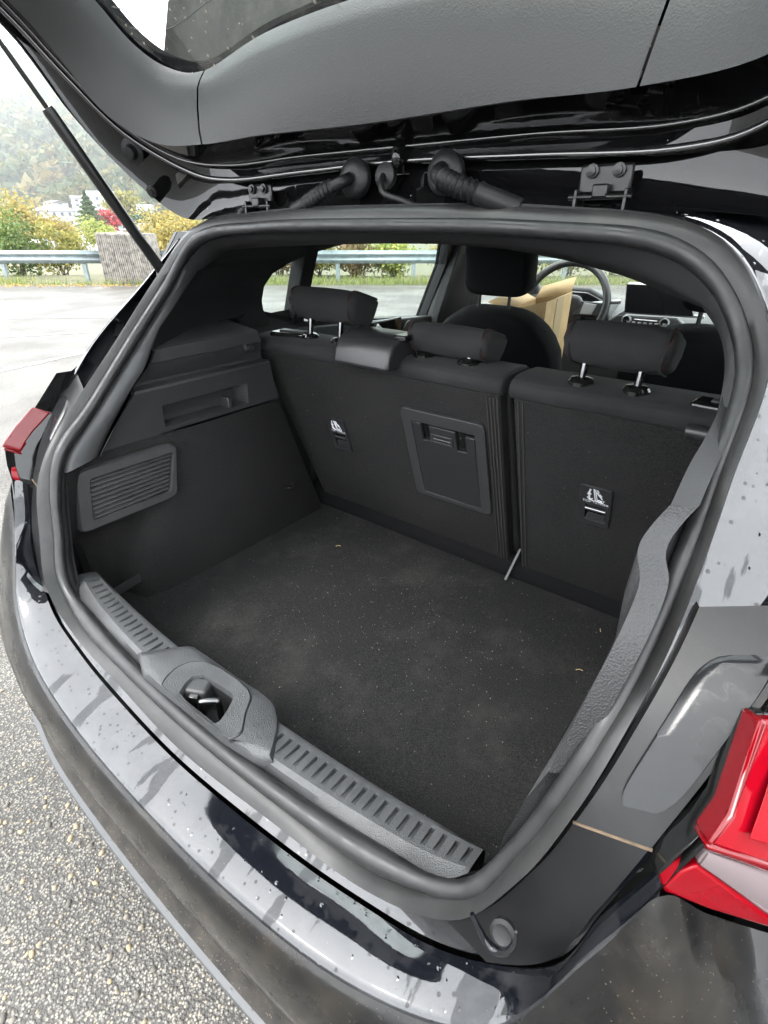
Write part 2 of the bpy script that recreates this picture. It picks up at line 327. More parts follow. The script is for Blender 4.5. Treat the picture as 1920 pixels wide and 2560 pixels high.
def tube_vf(path, rad, seg=10, closed=False, flat=None):
    P = np.asarray(path, float); n = len(P); rad = np.broadcast_to(np.asarray(rad, float), (n,)); V = []; F = []
    T = np.roll(P, -1, 0) - np.roll(P, 1, 0) if closed else np.gradient(P, axis=0)
    T /= np.linalg.norm(T, axis=1)[:, None] + 1e-12
    u = np.cross(T[0], (0, 0, 1) if abs(T[0][2]) < .9 else (1, 0, 0)); u /= np.linalg.norm(u)
    for i in range(n):
        u = u - T[i] * (u @ T[i]); u /= np.linalg.norm(u); w = np.cross(T[i], u)
        for s in range(seg):
            a = 2 * math.pi * s / seg; V.append(P[i] + rad[i] * (u * math.cos(a) * (flat or 1) + w * math.sin(a)))
    for i in range(n - (0 if closed else 1)):
        for s in range(seg):
            j = (i + 1) % n; F.append((i * seg + s, i * seg + (s + 1) % seg, j * seg + (s + 1) % seg, j * seg + s))
    if not closed: F.append(tuple(range(seg))[::-1]); F.append(tuple((n - 1) * seg + s for s in range(seg)))
    return V, F
def tube(name, path, rad, mat, parent=None, seg=10, closed=False, flat=None, **k):
    V, F = tube_vf(path, rad, seg, closed, flat); return make(name, V, F, mat, parent, sharp=k.pop('sharp', 50), **k)
def lathe_vf(prof, axis_p, axis_d, seg=24):
    """prof = [(r, h)] along the axis"""
    d = np.asarray(axis_d, float); d /= np.linalg.norm(d); u = np.cross(d, (0, 0, 1) if abs(d[2]) < .9 else (1, 0, 0)); u /= np.linalg.norm(u); w = np.cross(d, u)
    V = []; F = []; p = np.asarray(axis_p, float)
    for r, h in prof:
        for s in range(seg):
            a = 2 * math.pi * s / seg; V.append(p + d * h + (u * math.cos(a) + w * math.sin(a)) * r)
    for i in range(len(prof) - 1):
        for s in range(seg): F.append((i * seg + s, i * seg + (s + 1) % seg, (i + 1) * seg + (s + 1) % seg, (i + 1) * seg + s))
    F.append(tuple(range(seg))); F.append(tuple((len(prof) - 1) * seg + s for s in range(seg)))
    return V, F
def lathe(name, prof, p, d, mat, parent=None, seg=24, **k):
    V, F = lathe_vf(prof, p, d, seg); return make(name, V, F, mat, parent, **k)
def box(name, c, size, mat, parent=None, rot=None, bevel=.004, seg=2, **k):
    sx, sy, sz = [s / 2 for s in size]; R = Euler(rot or (0, 0, 0)).to_matrix()
    V = [Vector(c) + R @ Vector((x * sx, y * sy, z * sz)) for x in (-1, 1) for y in (-1, 1) for z in (-1, 1)]
    F = [(0, 1, 3, 2), (4, 6, 7, 5), (0, 4, 5, 1), (2, 3, 7, 6), (0, 2, 6, 4), (1, 5, 7, 3)]
    return make(name, V, F, mat, parent, bevel=bevel, seg=seg, **k)
def prism(name, poly, vec, mat, parent=None, bevel=.002, holes=(), **k):
    """flat outline poly (3-D points) pushed along vec; holes = outlines cut through"""
    loops = [np.asarray(poly, float)] + [np.asarray(h, float) for h in holes]; v = np.asarray(vec, float)
    P = np.vstack(loops); n = len(P); tris = tessellate_polygon([[Vector(p) for p in l] for l in loops])
    V = np.vstack([P, P + v]); F = []
    if not holes: F += [tuple(range(n)), tuple(range(n, 2 * n))[::-1]]
    else: F += [tuple(t) for t in tris] + [tuple(n + i for i in t)[::-1] for t in tris]
    s = 0
    for l in loops:
        m = len(l)
        for i in range(m): a, b = s + i, s + (i + 1) % m; F.append((a, b, n + b, n + a))
        s += m
    return make(name, V, F, mat, parent, bevel=bevel, **k)
def rounded(poly, r=.2, n=4):
    """round the corners of an outline; r = share of each side"""
    P = np.asarray(poly, float); out = []
    for i in range(len(P)):
        a, b, c_ = P[i - 1], P[i], P[(i + 1) % len(P)]
        d0 = b + (a - b) * min(r, .49); d1 = b + (c_ - b) * min(r, .49)
        for t in np.linspace(0, 1, n): out.append((1 - t) ** 2 * d0 + 2 * t * (1 - t) * b + t * t * d1)
    return np.array(out)
def pillow_vf(c, half, ex=.3, nu=28, nv=16, R=None, shape=None):
    V = []; F = []; sg = lambda v, e: math.copysign(abs(v) ** e, v)
    for i in range(nv + 1):
        ph = -math.pi / 2 + math.pi * i / nv
        for j in range(nu):
            th = 2 * math.pi * j / nu
            p = np.array([sg(math.cos(ph), ex) * sg(math.cos(th), ex), sg(math.cos(ph), ex) * sg(math.sin(th), ex), sg(math.sin(ph), ex)])
            if shape: p = shape(p)
            p = p * np.asarray(half)
            if R is not None: p = np.asarray(R @ Vector(p))
            V.append(np.asarray(c) + p)
    for i in range(nv):
        for j in range(nu): F.append((i * nu + j, i * nu + (j + 1) % nu, (i + 1) * nu + (j + 1) % nu, (i + 1) * nu + j))
    return V, F
def pillow(name, c, half, mat, parent=None, ex=.3, R=None, shape=None, **k):
    V, F = pillow_vf(c, half, ex, R=R, shape=shape); return make(name, V, F, mat, parent, sharp=k.pop('sharp', 70), dbl=True, **k)
def empty(name, loc=(0, 0, 0), parent=None):
    o = bpy.data.objects.new(name, None); COL.objects.link(o); o.location = loc; o.parent = parent; o.empty_display_size = .2; return o
def tag(o, label=None, cat=None, group=None, kind=None):
    if label: o['label'] = label
    if cat: o['category'] = cat
    if group: o['group'] = group
    if kind: o['kind'] = kind
    return o
def join_vf(parts):
    V = []; F = []
    for v, f in parts:
        n = len(V); V += list(v); F += [tuple(i + n for i in q) for q in f]
    return V, F
# ================================================================== THE SETTING
def LW(lat, D, z=0.):                                # lateral metres along the road edge, metres ahead, height
    p = CAM + RGT * lat + HF * D; return np.array([p[0], p[1], z])
def latof(px, py, D): return float((PD(px, py, D) - CAM) @ RGT)
ROAD_D = 14.6
rows = [[LW(l, d) for l in np.linspace(-90, 90, 13)] for d in (-70, -30, -8, 0, 6, ROAD_D)]
tag(grid('asphalt_ground', rows, 'asphalt'), kind='structure')
def verge_z(D): return float(np.interp(D, [14.5, 15.2, 17, 22, 60, 200, 330, 2600], [-.004, .05, .05, -.5, -3.2, -6, -8, -8]))
rows = [[LW(l * (1 + d / 60.), d, verge_z(d) + (.03 * math.sin(l * 1.7 + d) if d > 15 else 0)) for l in np.linspace(-60, 60, 61)] for d in (14.55, 15, 15.4, 16, 17, 19, 22, 30, 45, 60, 100, 200, 340)]
tag(grid('verge_terrain', rows, 'ground_soil'), kind='structure')
HILL = lambda lat, D: -9 + max(0, D - 300) * (.285 + .03 * math.sin(lat * .006)) + 9 * math.sin(lat * .02 + D * .013) + 5 * math.sin(lat * .05 - D * .03)
rows = [[LW(l, d, HILL(l, d)) for l in np.linspace(-1500, 900, 61)] for d in np.linspace(300, 1150, 28)]
tag(grid('hill_terrain', rows, 'hill_soil'), kind='structure')
def ico(sub):
    bm = bmesh.new(); bmesh.ops.create_icosphere(bm, subdivisions=sub, radius=1.); V = np.array([v.co[:] for v in bm.verts]); F = np.array([[v.index for v in f.verts] for f in bm.faces]); bm.free(); return V, F
def from_np(name, V, F, mat, parent=None, smooth=False):
    me = bpy.data.meshes.new(name); V = np.asarray(V, np.float32); F = np.asarray(F, np.int32); n = F.shape[1]
    me.vertices.add(len(V)); me.vertices.foreach_set('co', V.ravel()); me.loops.add(F.size); me.loops.foreach_set('vertex_index', F.ravel())
    me.polygons.add(len(F)); me.polygons.foreach_set('loop_start', np.arange(len(F), dtype=np.int32) * n); me.update(calc_edges=True); me.validate()
    if smooth: me.polygons.foreach_set('use_smooth', np.ones(len(F), bool))
    me.materials.append(MATS[mat]); o = bpy.data.objects.new(name, me); COL.objects.link(o); o.parent = parent; return o
def blobs(name, centres, radii, mat, jitter=.28, sub=1, squash=1.2):
    V0, F0 = ico(sub); n = len(V0); V = []; F = []
    for k, (c, r) in enumerate(zip(centres, radii)):
        j = 1 + jitter * np.random.randn(n, 1); s = np.array([1, 1, squash * np.random.uniform(.8, 1.25)])
        a = np.random.uniform(0, 6.28); R = np.array([[math.cos(a), -math.sin(a), 0], [math.sin(a), math.cos(a), 0], [0, 0, 1]])
        V.append((V0 * j * s) @ R.T * r + c); F.append(F0 + k * n)
    return from_np(name, np.vstack(V), np.vstack(F), mat)
# ---------------------------------------------------------------- foliage
def leaf_quads(P, size, flat=.0):
    n = len(P); a = np.random.randn(n, 3); a /= np.linalg.norm(a, axis=1)[:, None]; b = np.cross(a, np.random.randn(n, 3)); b /= np.linalg.norm(b, axis=1)[:, None]
    s = size * np.random.uniform(.6, 1.4, (n, 1)); V = np.stack([P - a * s, P + b * s * .5, P + a * s, P - b * s * .5], 1).reshape(-1, 3)
    return V, np.arange(4 * n).reshape(n, 4)
TP = []
for _ in range(6500):
    D = 312 + 760 * np.random.rand() ** 1.5; px = np.random.uniform(-260, 620); lat = (px - 960) * D / FOC * 1.1; r = np.random.uniform(3.0, 5.6) * (.8 + D / 1500)
    d = np.random.randn(34, 3); d /= np.linalg.norm(d, axis=1)[:, None]; TP.append((LW(lat, D, HILL(lat, D) + r * .9) + d * [r, r, r * 1.35] * np.random.uniform(.5, 1, (34, 1)), r))
Vf = []; Ff = []; tone = []; nf = 0
for P_, r in TP:
    V_, F_ = leaf_quads(P_, r * .62); Vf.append(V_); Ff.append(F_ + nf); nf += len(V_); tone += [np.random.rand()] * len(F_)
fo_ = from_np('hillside_forest', np.vstack(Vf), np.vstack(Ff), 'forest'); at_ = fo_.data.attributes.new('tone', 'FLOAT', 'FACE'); at_.data.foreach_set('value', np.array(tone, np.float32))
tag(fo_, 'mixed green and yellow forest covering the misty hillside', 'forest', kind='stuff')
def crown_points(c, half, n, clumps, spread=.33):
    d = np.random.randn(clumps, 3); d /= np.linalg.norm(d, axis=1)[:, None]; C = d * np.random.uniform(.35, .9, (clumps, 1))
    k = np.random.randint(0, clumps, n); P = C[k] + np.random.randn(n, 3) * spread * np.random.uniform(.4, 1, (clumps, 1))[k]
    return np.asarray(c) + P * np.asarray(half)
def plant(name, label, base, h, half, mat, n, leaf, clumps=14, cat='bush', group=None, stems=5, crown_z=.58, trunk_r=.02, one_trunk=False):
    r = empty(name, base); tag(r, label, cat, group)
    P = crown_points((0, 0, h * crown_z), half, n, clumps); P[:, 2] = np.maximum(P[:, 2], .03); V, F = leaf_quads(P, leaf)
    from_np('crown' if one_trunk else 'foliage', V, F, mat, r)
    parts = []
    for s in range(1 if one_trunk else stems):
        e = np.array([np.random.uniform(-.6, .6) * half[0], np.random.uniform(-.6, .6) * half[1], h * np.random.uniform(.55, .85)]) if not one_trunk else np.array([0, 0, h * .8])
        b0 = np.zeros(3) if one_trunk else np.array([np.random.uniform(-.1, .1), np.random.uniform(-.1, .1), 0]); mid = (b0 + e) / 2 + np.random.randn(3) * .04 * h
        parts.append(tube_vf(spline([b0, mid, e], 4), np.linspace(trunk_r, trunk_r * .3, 9), 5))
    if one_trunk:
        for s in range(6):
            z = h * np.random.uniform(.3, .7); a = np.random.uniform(0, 6.28)
            parts.append(tube_vf(spline([(0, 0, z), (math.cos(a) * half[0] * .4, math.sin(a) * half[1] * .4, z + h * .08), (math.cos(a) * half[0] * .8, math.sin(a) * half[1] * .8, z + h * .2)], 3), np.linspace(trunk_r * .5, trunk_r * .15, 7), 5))
    V, F = join_vf(parts); make('trunk' if one_trunk else 'stem', V, F, 'wood', r); return r
# grass along the road edge
n = 15000; lat = np.random.uniform(-24, 24, n); D = ROAD_D + .02 + np.abs(np.random.randn(n)) * .38
keep = ~((lat > -9.3) & (lat < -6.4) & (D > 14.75)); lat, D = lat[keep], D[keep]; n = len(lat)
B = CAM + RGT * lat[:, None] + HF * D[:, None]; B[:, 2] = np.interp(D, [14.5, 15.2, 17], [-.004, .05, .05]) - .01
hgt = np.random.uniform(.05, .24, (n, 1)); w = np.random.uniform(.006, .014, (n, 1)); a = np.random.uniform(0, 6.28, n); dr = np.stack([np.cos(a), np.sin(a), 0 * a], 1); ln = np.random.randn(n, 3) * .06; ln[:, 2] = 0
V = np.stack([B - dr * w, B + dr * w, B + ln + [0, 0, 1] * hgt], 1).reshape(-1, 3)
tag(from_np('verge_grass', V, np.arange(3 * n).reshape(n, 3), 'grass'), 'rough green and straw grass along the road edge', 'grass', kind='stuff')
n = 260; B = np.array([LW(np.random.uniform(-10.5, -5.2), ROAD_D - abs(np.random.randn()) * .25, .012) for _ in range(n)]); B = B + np.random.randn(n, 3) * [.02, .02, .006]
V, F = leaf_quads(B, .035); V[:, 2] = np.clip(V[:, 2], .004, .05)
tag(from_np('fallen_leaves', V, F, 'litter'), 'brown and yellow fallen leaves strewn along the tarmac edge', 'leaves', kind='stuff')

# worn paint line and a tar joint on the tarmac
def stripe(name, a, b, w, mat):
    a, b = np.asarray(a), np.asarray(b); d = (b - a) / np.linalg.norm(b - a); n_ = np.array([-d[1], d[0], 0]) * w / 2; k = 24; L_, R_ = [], []
    for t in np.linspace(0, 1, k): p = a + (b - a) * t; j = 1 + .25 * np.random.randn(); L_.append(p + n_ * j); R_.append(p - n_ * j)
    tag(grid(name, [L_, R_], mat), kind='structure')
pbr('worn_paint', (.22, .215, .20), .7, var=((.15, .142, .128), 25, 6, .4, .6)); pbr('tar', (.06, .058, .055), .5)
stripe('road_marking', PZ(-260, 985, .004), PZ(215, 880, .004), .10, 'worn_paint'); stripe('tar_joint', PZ(-300, 800, .004), PZ(320, 794, .004), .05, 'tar'); stripe('road_marking', PZ(-300, 860, .004), PZ(260, 828, .004), .09, 'worn_paint')
# ---------------------------------------------------------------- guardrails
GD = 15.25
def guardrail(name, label, l0, l1, posts, cap):
    r = empty(name, LW((l0 + l1) / 2, GD, .04)); tag(r, label, 'guardrail', 'steel guardrails along the road edge'); o0 = np.array(r.location)
    prof = [(-.02, 0), (-.02, .03), (-.075, .07), (-.075, .10), (-.02, .135), (-.02, .175), (-.075, .21), (-.075, .24), (-.02, .28), (-.02, .31)]
    nseg = max(1, round((l1 - l0) / 4.3)); xs = np.linspace(l0, l1, nseg + 1)
    for i in range(nseg):
        a, b = xs[i], xs[i + 1] + (.12 if i < nseg - 1 else 0); dz = .003 * (i % 2)
        rows = [[LW(l, GD + d - dz, .47 + h) - o0 for d, h in prof] for l in (a, (a + b) / 2, b)]
        grid('rail_beam', rows, 'galvanised', r, sharp=60, solid=.005)
    for i, l in enumerate(posts):
        prism('post', [LW(l - .05, GD + .0, .0) - o0, LW(l + .05, GD, .0) - o0, LW(l + .05, GD, .74) - o0, LW(l - .05, GD, .74) - o0], HF * .10, 'galvanised', r, bevel=.006)
    for s in (l0, l1):
        if s == cap:
            rows = []
            for d, h in prof:
                rows.append([LW(cap + .005 + .10 * math.sin(t) * 1.0, GD + d + .06 - .06 * math.cos(t), .47 + h) - o0 for t in np.linspace(0, math.pi, 7)])
            grid('end_cap', rows, 'galvanised', r, sharp=60, solid=.006)
    return r
LB0, LB1 = latof(234, 600, 14.75), latof(388, 650, 14.75)
p0 = latof(216, 690, GD)
guardrail('guardrail', 'steel guardrail that ends with a rounded cap left of the concrete block', -34, LB0 + .08, [p0 - 2.15 * k for k in range(9)], LB0 + .08)
p1 = latof(845, 690, GD)
guardrail('guardrail', 'long steel guardrail seen through the car side windows', LB1 - .02, 30, [p1 + 4.0 * k / 2 for k in range(-2, 14)], None)
# ---------------------------------------------------------------- concrete block with board-marked ribs
blk = empty('concrete_block', LW((LB0 + LB1) / 2, 15.0, 0)); tag(blk, 'ribbed grey concrete block standing between the two guardrails', 'concrete block'); o0 = np.array(blk.location)
TL, TR, BR, BL = latof(234, 582, 14.75), latof(366, 584, 14.75), latof(400, 704, 14.75), latof(262, 704, 14.75)
ztl, ztr = PD(234, 582, 14.75)[2], PD(366, 584, 14.75)[2]
prism('block_core', [LW(BL, 14.78, 0) - o0, LW(BR, 14.78, 0) - o0, LW(TR, 14.78, ztr) - o0, LW(TL, 14.78, ztl) - o0], HF * .55, 'concrete', blk, bevel=.015)
nr = 26
for i in range(nr):
    t0, t1 = (i + .12) / nr, (i + np.random.uniform(.5, .8)) / nr; top = ztl + (ztr - ztl) * t0 - .03 - .01 * np.random.rand(); e = np.random.uniform(.012, .03)
    q = [LW(BL + (BR - BL) * t0, 14.78, .03), LW(BL + (BR - BL) * t1, 14.78, .03), LW(TL + (TR - TL) * t1, 14.78, top), LW(TL + (TR - TL) * t0, 14.78, top)]
    prism('rib', [p - o0 for p in q], -HF * e, 'concrete', blk, bevel=.004)

# ---------------------------------------------------------------- bushes behind the rail
spots = [(-60, 17.2, 1.75, 1.9, 'leaf_lime', 'tall yellow-green bush behind the rail at the photo\'s left edge'),
         (60, 17.0, 1.55, 1.5, 'leaf_green', 'dark green rounded bush behind the rail, below the pale apartment block'),
         (165, 17.4, 1.30, 1.3, 'leaf_olive', 'olive bush behind the rail, just left of the concrete block'),
         (460, 17.6, 1.60, 1.6, 'leaf_yellow', 'yellow bush behind the rail, just right of the concrete block'),
         (700, 17.0, 1.0, 1.1, 'leaf_brown', 'brown twiggy bush seen in the small quarter window'),
         (800, 16.5, .95, 1.0, 'leaf_olive', 'olive bush beside the guardrail post seen in the rear door window'),
         (890, 16.6, 1.05, 1.1, 'leaf_brown', 'reddish brown bush right of the post in the rear door window'),
         (985, 16.7, .95, 1.0, 'leaf_lime', 'lime bush at the right edge of the rear door window'),
         (1150, 16.8, 1.1, 1.4, 'leaf_yellow', 'bright yellow bush seen in the front door window'),
         (1300, 17.0, 1.2, 1.5, 'leaf_lime', 'lime hedge bush behind the driver headrest'),
         (1420, 17.0, 1.2, 1.5, 'leaf_olive', 'olive hedge bush seen through the left of the windscreen'),
         (1530, 17.2, 1.2, 1.5, 'leaf_lime', 'lime hedge bush seen through the windscreen above the wheel'),
         (1640, 17.2, 1.2, 1.5, 'leaf_yellow', 'yellow hedge bush seen through the windscreen above the screen')]
for px, D, h, w, mt, lab in spots:
    plant('roadside_bush', lab, LW(latof(px, 690, D), D, .02), h, (w * .62, .8, h * .48), mt, 2600, .055, clumps=18, group='bushes behind the guardrail', stems=9, trunk_r=.016, crown_z=.55)
# trees in the valley
def tree(label, px, ptop, pbot, D, w, mt, n, leaf, name='broadleaf_tree'):
    b = PD(px, pbot, D); h = PD(px, ptop, D)[2] - b[2]
    return plant(name, label, b, h, (w / 2, w / 2, h * .42), mt, n, leaf, clumps=20, cat='tree', one_trunk=True, trunk_r=h * .025, crown_z=.55, group='trees in the valley')
def mw(dpx, D): return dpx * D / FOC * 1.12
tree('large golden autumn tree left of the pale apartment block', 72, 492, 640, 46, mw(120, 46), 'leaf_yellow', 5200, .12)
tree('small golden tree in front of the pale apartment block', 168, 535, 640, 48, mw(60, 48), 'leaf_yellow', 2200, .10)
tree('golden tree right of the concrete block', 440, 520, 650, 40, mw(110, 40), 'leaf_yellow', 5000, .10)
tree('yellow tree right behind the tailgate corner', 520, 540, 650, 44, mw(90, 44), 'leaf_olive', 3000, .10)
tree('low lime tree beside the dark conifer', 255, 545, 640, 60, mw(60, 60), 'leaf_lime', 2200, .14)
tree('small bright red tree right of the dark conifer', 282, 528, 585, 110, mw(44, 110), 'leaf_red', 900, .35)
tree('dark green tree below the white houses', 375, 520, 600, 120, mw(60, 120), 'needle', 1500, .4)
tree('round green tree at the foot of the hill, far left', 8, 505, 600, 130, mw(70, 130), 'leaf_green', 1800, .45)
tree('orange tree behind the strut below the hill', 315, 470, 560, 150, mw(60, 150), 'leaf_olive', 1500, .5)
def conifer(label, px, ptop, pbot, D, w):
    b = PD(px, pbot, D); h = PD(px, ptop, D)[2] - b[2]; r = empty('conifer_tree', b); tag(r, label, 'tree', 'trees in the valley')
    n = 4200; z = np.random.rand(n) ** .8; tier = .75 + .25 * np.sin(z * 60); rad = (1 - z) * w / 2 * tier * np.random.rand(n) ** .4; a = np.random.rand(n) * 6.283
    P = np.stack([rad * np.cos(a), rad * np.sin(a), h * (.08 + .92 * z)], 1); V, F = leaf_quads(P, h * .028); from_np('crown', V, F, 'needle', r)
    V, F = tube_vf([(0, 0, 0), (0, 0, h * .5), (0, 0, h * .97)], [h * .02, h * .012, h * .002], 6); make('trunk', V, F, 'wood', r)
conifer('tall dark conifer between the pale apartment block and the red tree', 238, 478, 600, 100, mw(92, 100))
# ---------------------------------------------------------------- houses
def house(name, label, px, pbot, ptop, D, w, dep, yaw, wall, roof, cols, rows, kind='gable', cat='house', wp='pane_dark'):
    b = PD(px, pbot, D); h = PD(px, ptop, D)[2] - b[2]; r = empty(name, b); tag(r, label, cat, 'houses in the valley'); r.rotation_euler = (0, 0, math.radians(YAW + yaw))
    box('wall', (0, 0, h / 2 - 2), (w, dep, h + 4), wall, r, bevel=0)
    rh = w * .18
    if kind == 'gable':
        o = .4; V = [(-w / 2 - o, -dep / 2 - o, h), (w / 2 + o, -dep / 2 - o, h), (w / 2 + o, dep / 2 + o, h), (-w / 2 - o, dep / 2 + o, h), (-w / 2 - o, 0, h + rh), (w / 2 + o, 0, h + rh)]
        F = [(0, 1, 5, 4), (2, 3, 4, 5), (1, 2, 5), (3, 0, 4), (0, 3, 2, 1)]
    else:
        o = .6; V = [(-w / 2 - o, -dep / 2 - o, h), (w / 2 + o, -dep / 2 - o, h), (w / 2 + o, dep / 2 + o, h), (-w / 2 - o, dep / 2 + o, h), (-w / 5, 0, h + rh * .8), (w / 5, 0, h + rh * .8)]
        F = [(0, 1, 5, 4), (2, 3, 4, 5), (1, 2, 5), (3, 0, 4), (0, 3, 2, 1)]
    make('roof', V, F, roof, r, sharp=10)
    for i in range(cols):
        for j in range(rows):
            x = -w / 2 + w * (i + .5) / cols; z = h * (j + .55) / rows; ww, wh = w / cols * .42, h / rows * .5
            f = box('window', (x, -dep / 2 - .02, z), (ww, .1, wh), 'plaster', r, bevel=0)
            box('pane', (x, -dep / 2 - .06, z), (ww * .82, .06, wh * .86), wp, f, bevel=0)
    if cols:
        for j in range(rows):
            z = h * (j + .55) / rows; f = box('window', (w / 2 + .02, 0, z), (.1, dep * .3, h / rows * .5), 'plaster', r, bevel=0); box('pane', (w / 2 + .06, 0, z), (.06, dep * .25, h / rows * .43), wp, f, bevel=0)
    return r
H = house
H('apartment_block', 'pale four-storey apartment block with grey hipped roof', 158, 605, 527, 190, mw(66, 190), 11, 24, 'plaster', 'roof_grey', 5, 4, 'hip', 'apartment block')
H('valley_house', 'white house with dark gable on the slope above the apartment block', 142, 520, 507, 260, mw(22, 260), 8, -20, 'plaster', 'roof_dark', 2, 2)
H('valley_house', 'large white house behind the top of the red tree', 262, 540, 490, 230, mw(46, 230), 10, 10, 'plaster', 'roof_grey', 3, 3)
H('valley_house', 'white house with pale roof just above the concrete block', 290, 600, 560, 120, mw(80, 120), 8, -28, 'plaster', 'roof_grey', 4, 2)
H('valley_house', 'cream house with dark windows right of the gas strut', 392, 622, 575, 95, mw(66, 95), 7, -32, 'plaster_cream', 'roof_dark', 3, 2)
H('valley_house', 'cream house with flat grey roof high behind the strut', 352, 552, 525, 240, mw(50, 240), 9, 12, 'plaster_cream', 'roof_grey', 3, 2)
H('valley_house', 'low cream house at the photo\'s left edge behind the golden tree', 6, 610, 565, 80, mw(46, 80), 6, 20, 'plaster_cream', 'roof_dark', 2, 2)
H('valley_house', 'small white house at the foot of the hill near the conifer top', 205, 520, 497, 250, mw(30, 250), 8, 30, 'plaster', 'roof_dark', 2, 2)
# ---------------------------------------------------------------- loose stones in the tarmac near the car
V0, F0 = ico(1); Vs = []; Fs = []
k = 0
for _ in range(6500):
    x, y = np.random.uniform(-2.4, .35), np.random.uniform(-.75, .75)
    if np.random.rand() > math.exp(-((x + .35) ** 2) / 1.6): continue
    r = .0020 + .0060 * np.random.rand() ** 3.6; a = np.random.uniform(0, 6.28); R = np.array([[math.cos(a), -math.sin(a), 0], [math.sin(a), math.cos(a), 0], [0, 0, 1]])
    Vs.append((V0 * [r * np.random.uniform(.9, 1.6), r, r * .55] * (1 + .14 * np.random.randn(len(V0), 1))) @ R.T + [x, y, r * .12]); Fs.append(F0 + k * len(V0)); k += 1
leaf_mat('pebble', (.11, .102, .09), (.21, .19, .16), (.36, .28, .16))
tag(from_np('tarmac_pebbles', np.vstack(Vs), np.vstack(Fs), 'pebble', smooth=True), 'grey and tan pebbles set in the tarmac below the bumper', 'pebbles', kind='stuff')
# ================================================================== THE CAR
CG = [(0, -.04, .745), (.189, -.033, .745), (.3365, -.0215, .755), (.43, -.014, .807), (.464, .015, .88), (.485, .038, .954), (.5, .075, 1.02), (.51, .153, 1.082), (.509, .25, 1.179), (.498, .349, 1.28), (.412, .384, 1.369), (.242, .393, 1.387), (0, .395, 1.392)]
CI = [(0, -.027, .762), (.185, -.023, .765), (.337, -.013, .78), (.422, .003, .803), (.457, .029, .871), (.479, .055, .946), (.49, .086, 1.005), (.497, .16, 1.07), (.501, .258, 1.164), (.487, .358, 1.269), (.406, .388, 1.351), (.241, .392, 1.372), (0, .394, 1.374)]
CO = [(0, -.056, .727), (.181, -.048, .732), (.328, -.043, .75), (.429, -.032, .804), (.474, -.002, .88), (.497, .026, .958), (.51, .066, 1.018), (.52, .137, 1.085), (.519, .239, 1.181), (.509, .345, 1.289), (.423, .393, 1.38), (.245, .406, 1.401), (0, .403, 1.407)]
CK = [(0, -.065, .713), (.191, -.0577, .716), (.3185, -.049, .728), (.430, -.036, .752), (.516, -.009, .805), (.54, .013, .888), (.565, .057, .976), (.595, .130, 1.067), (.632, .246, 1.168), (.64, .39, 1.268), (.595, .465, 1.352), (.46, .475, 1.40), (.25, .475, 1.408), (0, .477, 1.412)]
NL = 120
def loop(C):
    h = resample(spline(C, 8, True, True), NL); return np.vstack([h, mir(h)[::-1][1:-1]])
LG, LI, LO, LK = loop(CG), loop(CI), loop(CO), loop(CK)
car = empty('hatchback_car', (0, 0, 0)); tag(car, 'black hatchback with its tailgate open and empty boot', 'car')
def mirror_obj(o, parent=None):
    me = o.data.copy(); me.transform(Matrix.Scale(-1, 4, (1, 0, 0))); me.flip_normals(); c = bpy.data.objects.new(o.name.split('.')[0], me); COL.objects.link(c); c.parent = parent or o.parent
    for m in o.modifiers:
        q = c.modifiers.new(m.name, m.type)
        for a in ('thickness', 'offset', 'width', 'segments', 'limit_method', 'angle_limit', 'levels', 'render_levels'):
            if hasattr(m, a): setattr(q, a, getattr(m, a))
    for ch in list(o.children): mirror_obj(ch, c)
    return c
Yv = lambda d: np.array([0, d, 0.])
# ---------------------------------------------------------------- opening frame, rubber seal
nrm = LK - LO; wgt = np.clip((LO[:, 2:3] - .80) / .12, 0, 1); hi_ = np.clip((LO[:, 2:3] - 1.05) / .1, 0, 1); Y1 = np.array([0, 1., 0])
frow = lambda f: LO + nrm * f + Y1 * (.014 * (1 - f) + .018 * wgt * math.sin(math.pi * f) + .030 * hi_ * math.sin(math.pi * f ** 1.6))
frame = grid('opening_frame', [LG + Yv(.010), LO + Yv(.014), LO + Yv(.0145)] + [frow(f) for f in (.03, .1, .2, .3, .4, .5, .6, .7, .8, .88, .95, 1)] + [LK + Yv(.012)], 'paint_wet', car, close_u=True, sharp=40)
outn = LG - LI; outn = outn / np.linalg.norm(outn, axis=1)[:, None]; outn[:, 1] = 0
grid('seal_backing', [LG + Yv(.008), LI + outn * .020 + Yv(.006), LI + outn * .035 + Yv(.016)], 'trim_dark', car, close_u=True, sharp=60)
seal = grid('tailgate_seal', [LG + Yv(.006), LG + Yv(-.004), LG + (LO - LG) * .5 + Yv(-.007), LO + Yv(-.005), LO + (LO - LG) * .06, LO + Yv(.014)], 'rubber_flap', car, close_u=True, sharp=60)
seal['label'] = 'grey rubber tailgate seal with a rounded inner bead'
rad = np.linalg.norm(LI - LG, axis=1) * .5
bc = (LI + LG) / 2 + Yv(-.002)
tube('bead', bc, np.maximum(rad, .009) * 1.05, 'rubber', seal, seg=14, closed=True)
TC = np.array([(.568, .008, .964), (.573, .010, .993), (.582, .019, 1.023), (.586, .044, 1.047), (.586, .068, 1.062), (.587, .089, 1.077)]); TW = np.array([1, .85, -.10])
def TS(s_):
    if s_ < 0: return TC[0] + (TC[1] - TC[0]) * s_ * 5
    if s_ > 1: return TC[5] + (TC[5] - TC[4]) * (s_ - 1) * 5
    return np.array([np.interp(s_, np.linspace(0, 1, 6), TC[:, k]) for k in range(3)])
nl = np.array([.30, -.80, .52])
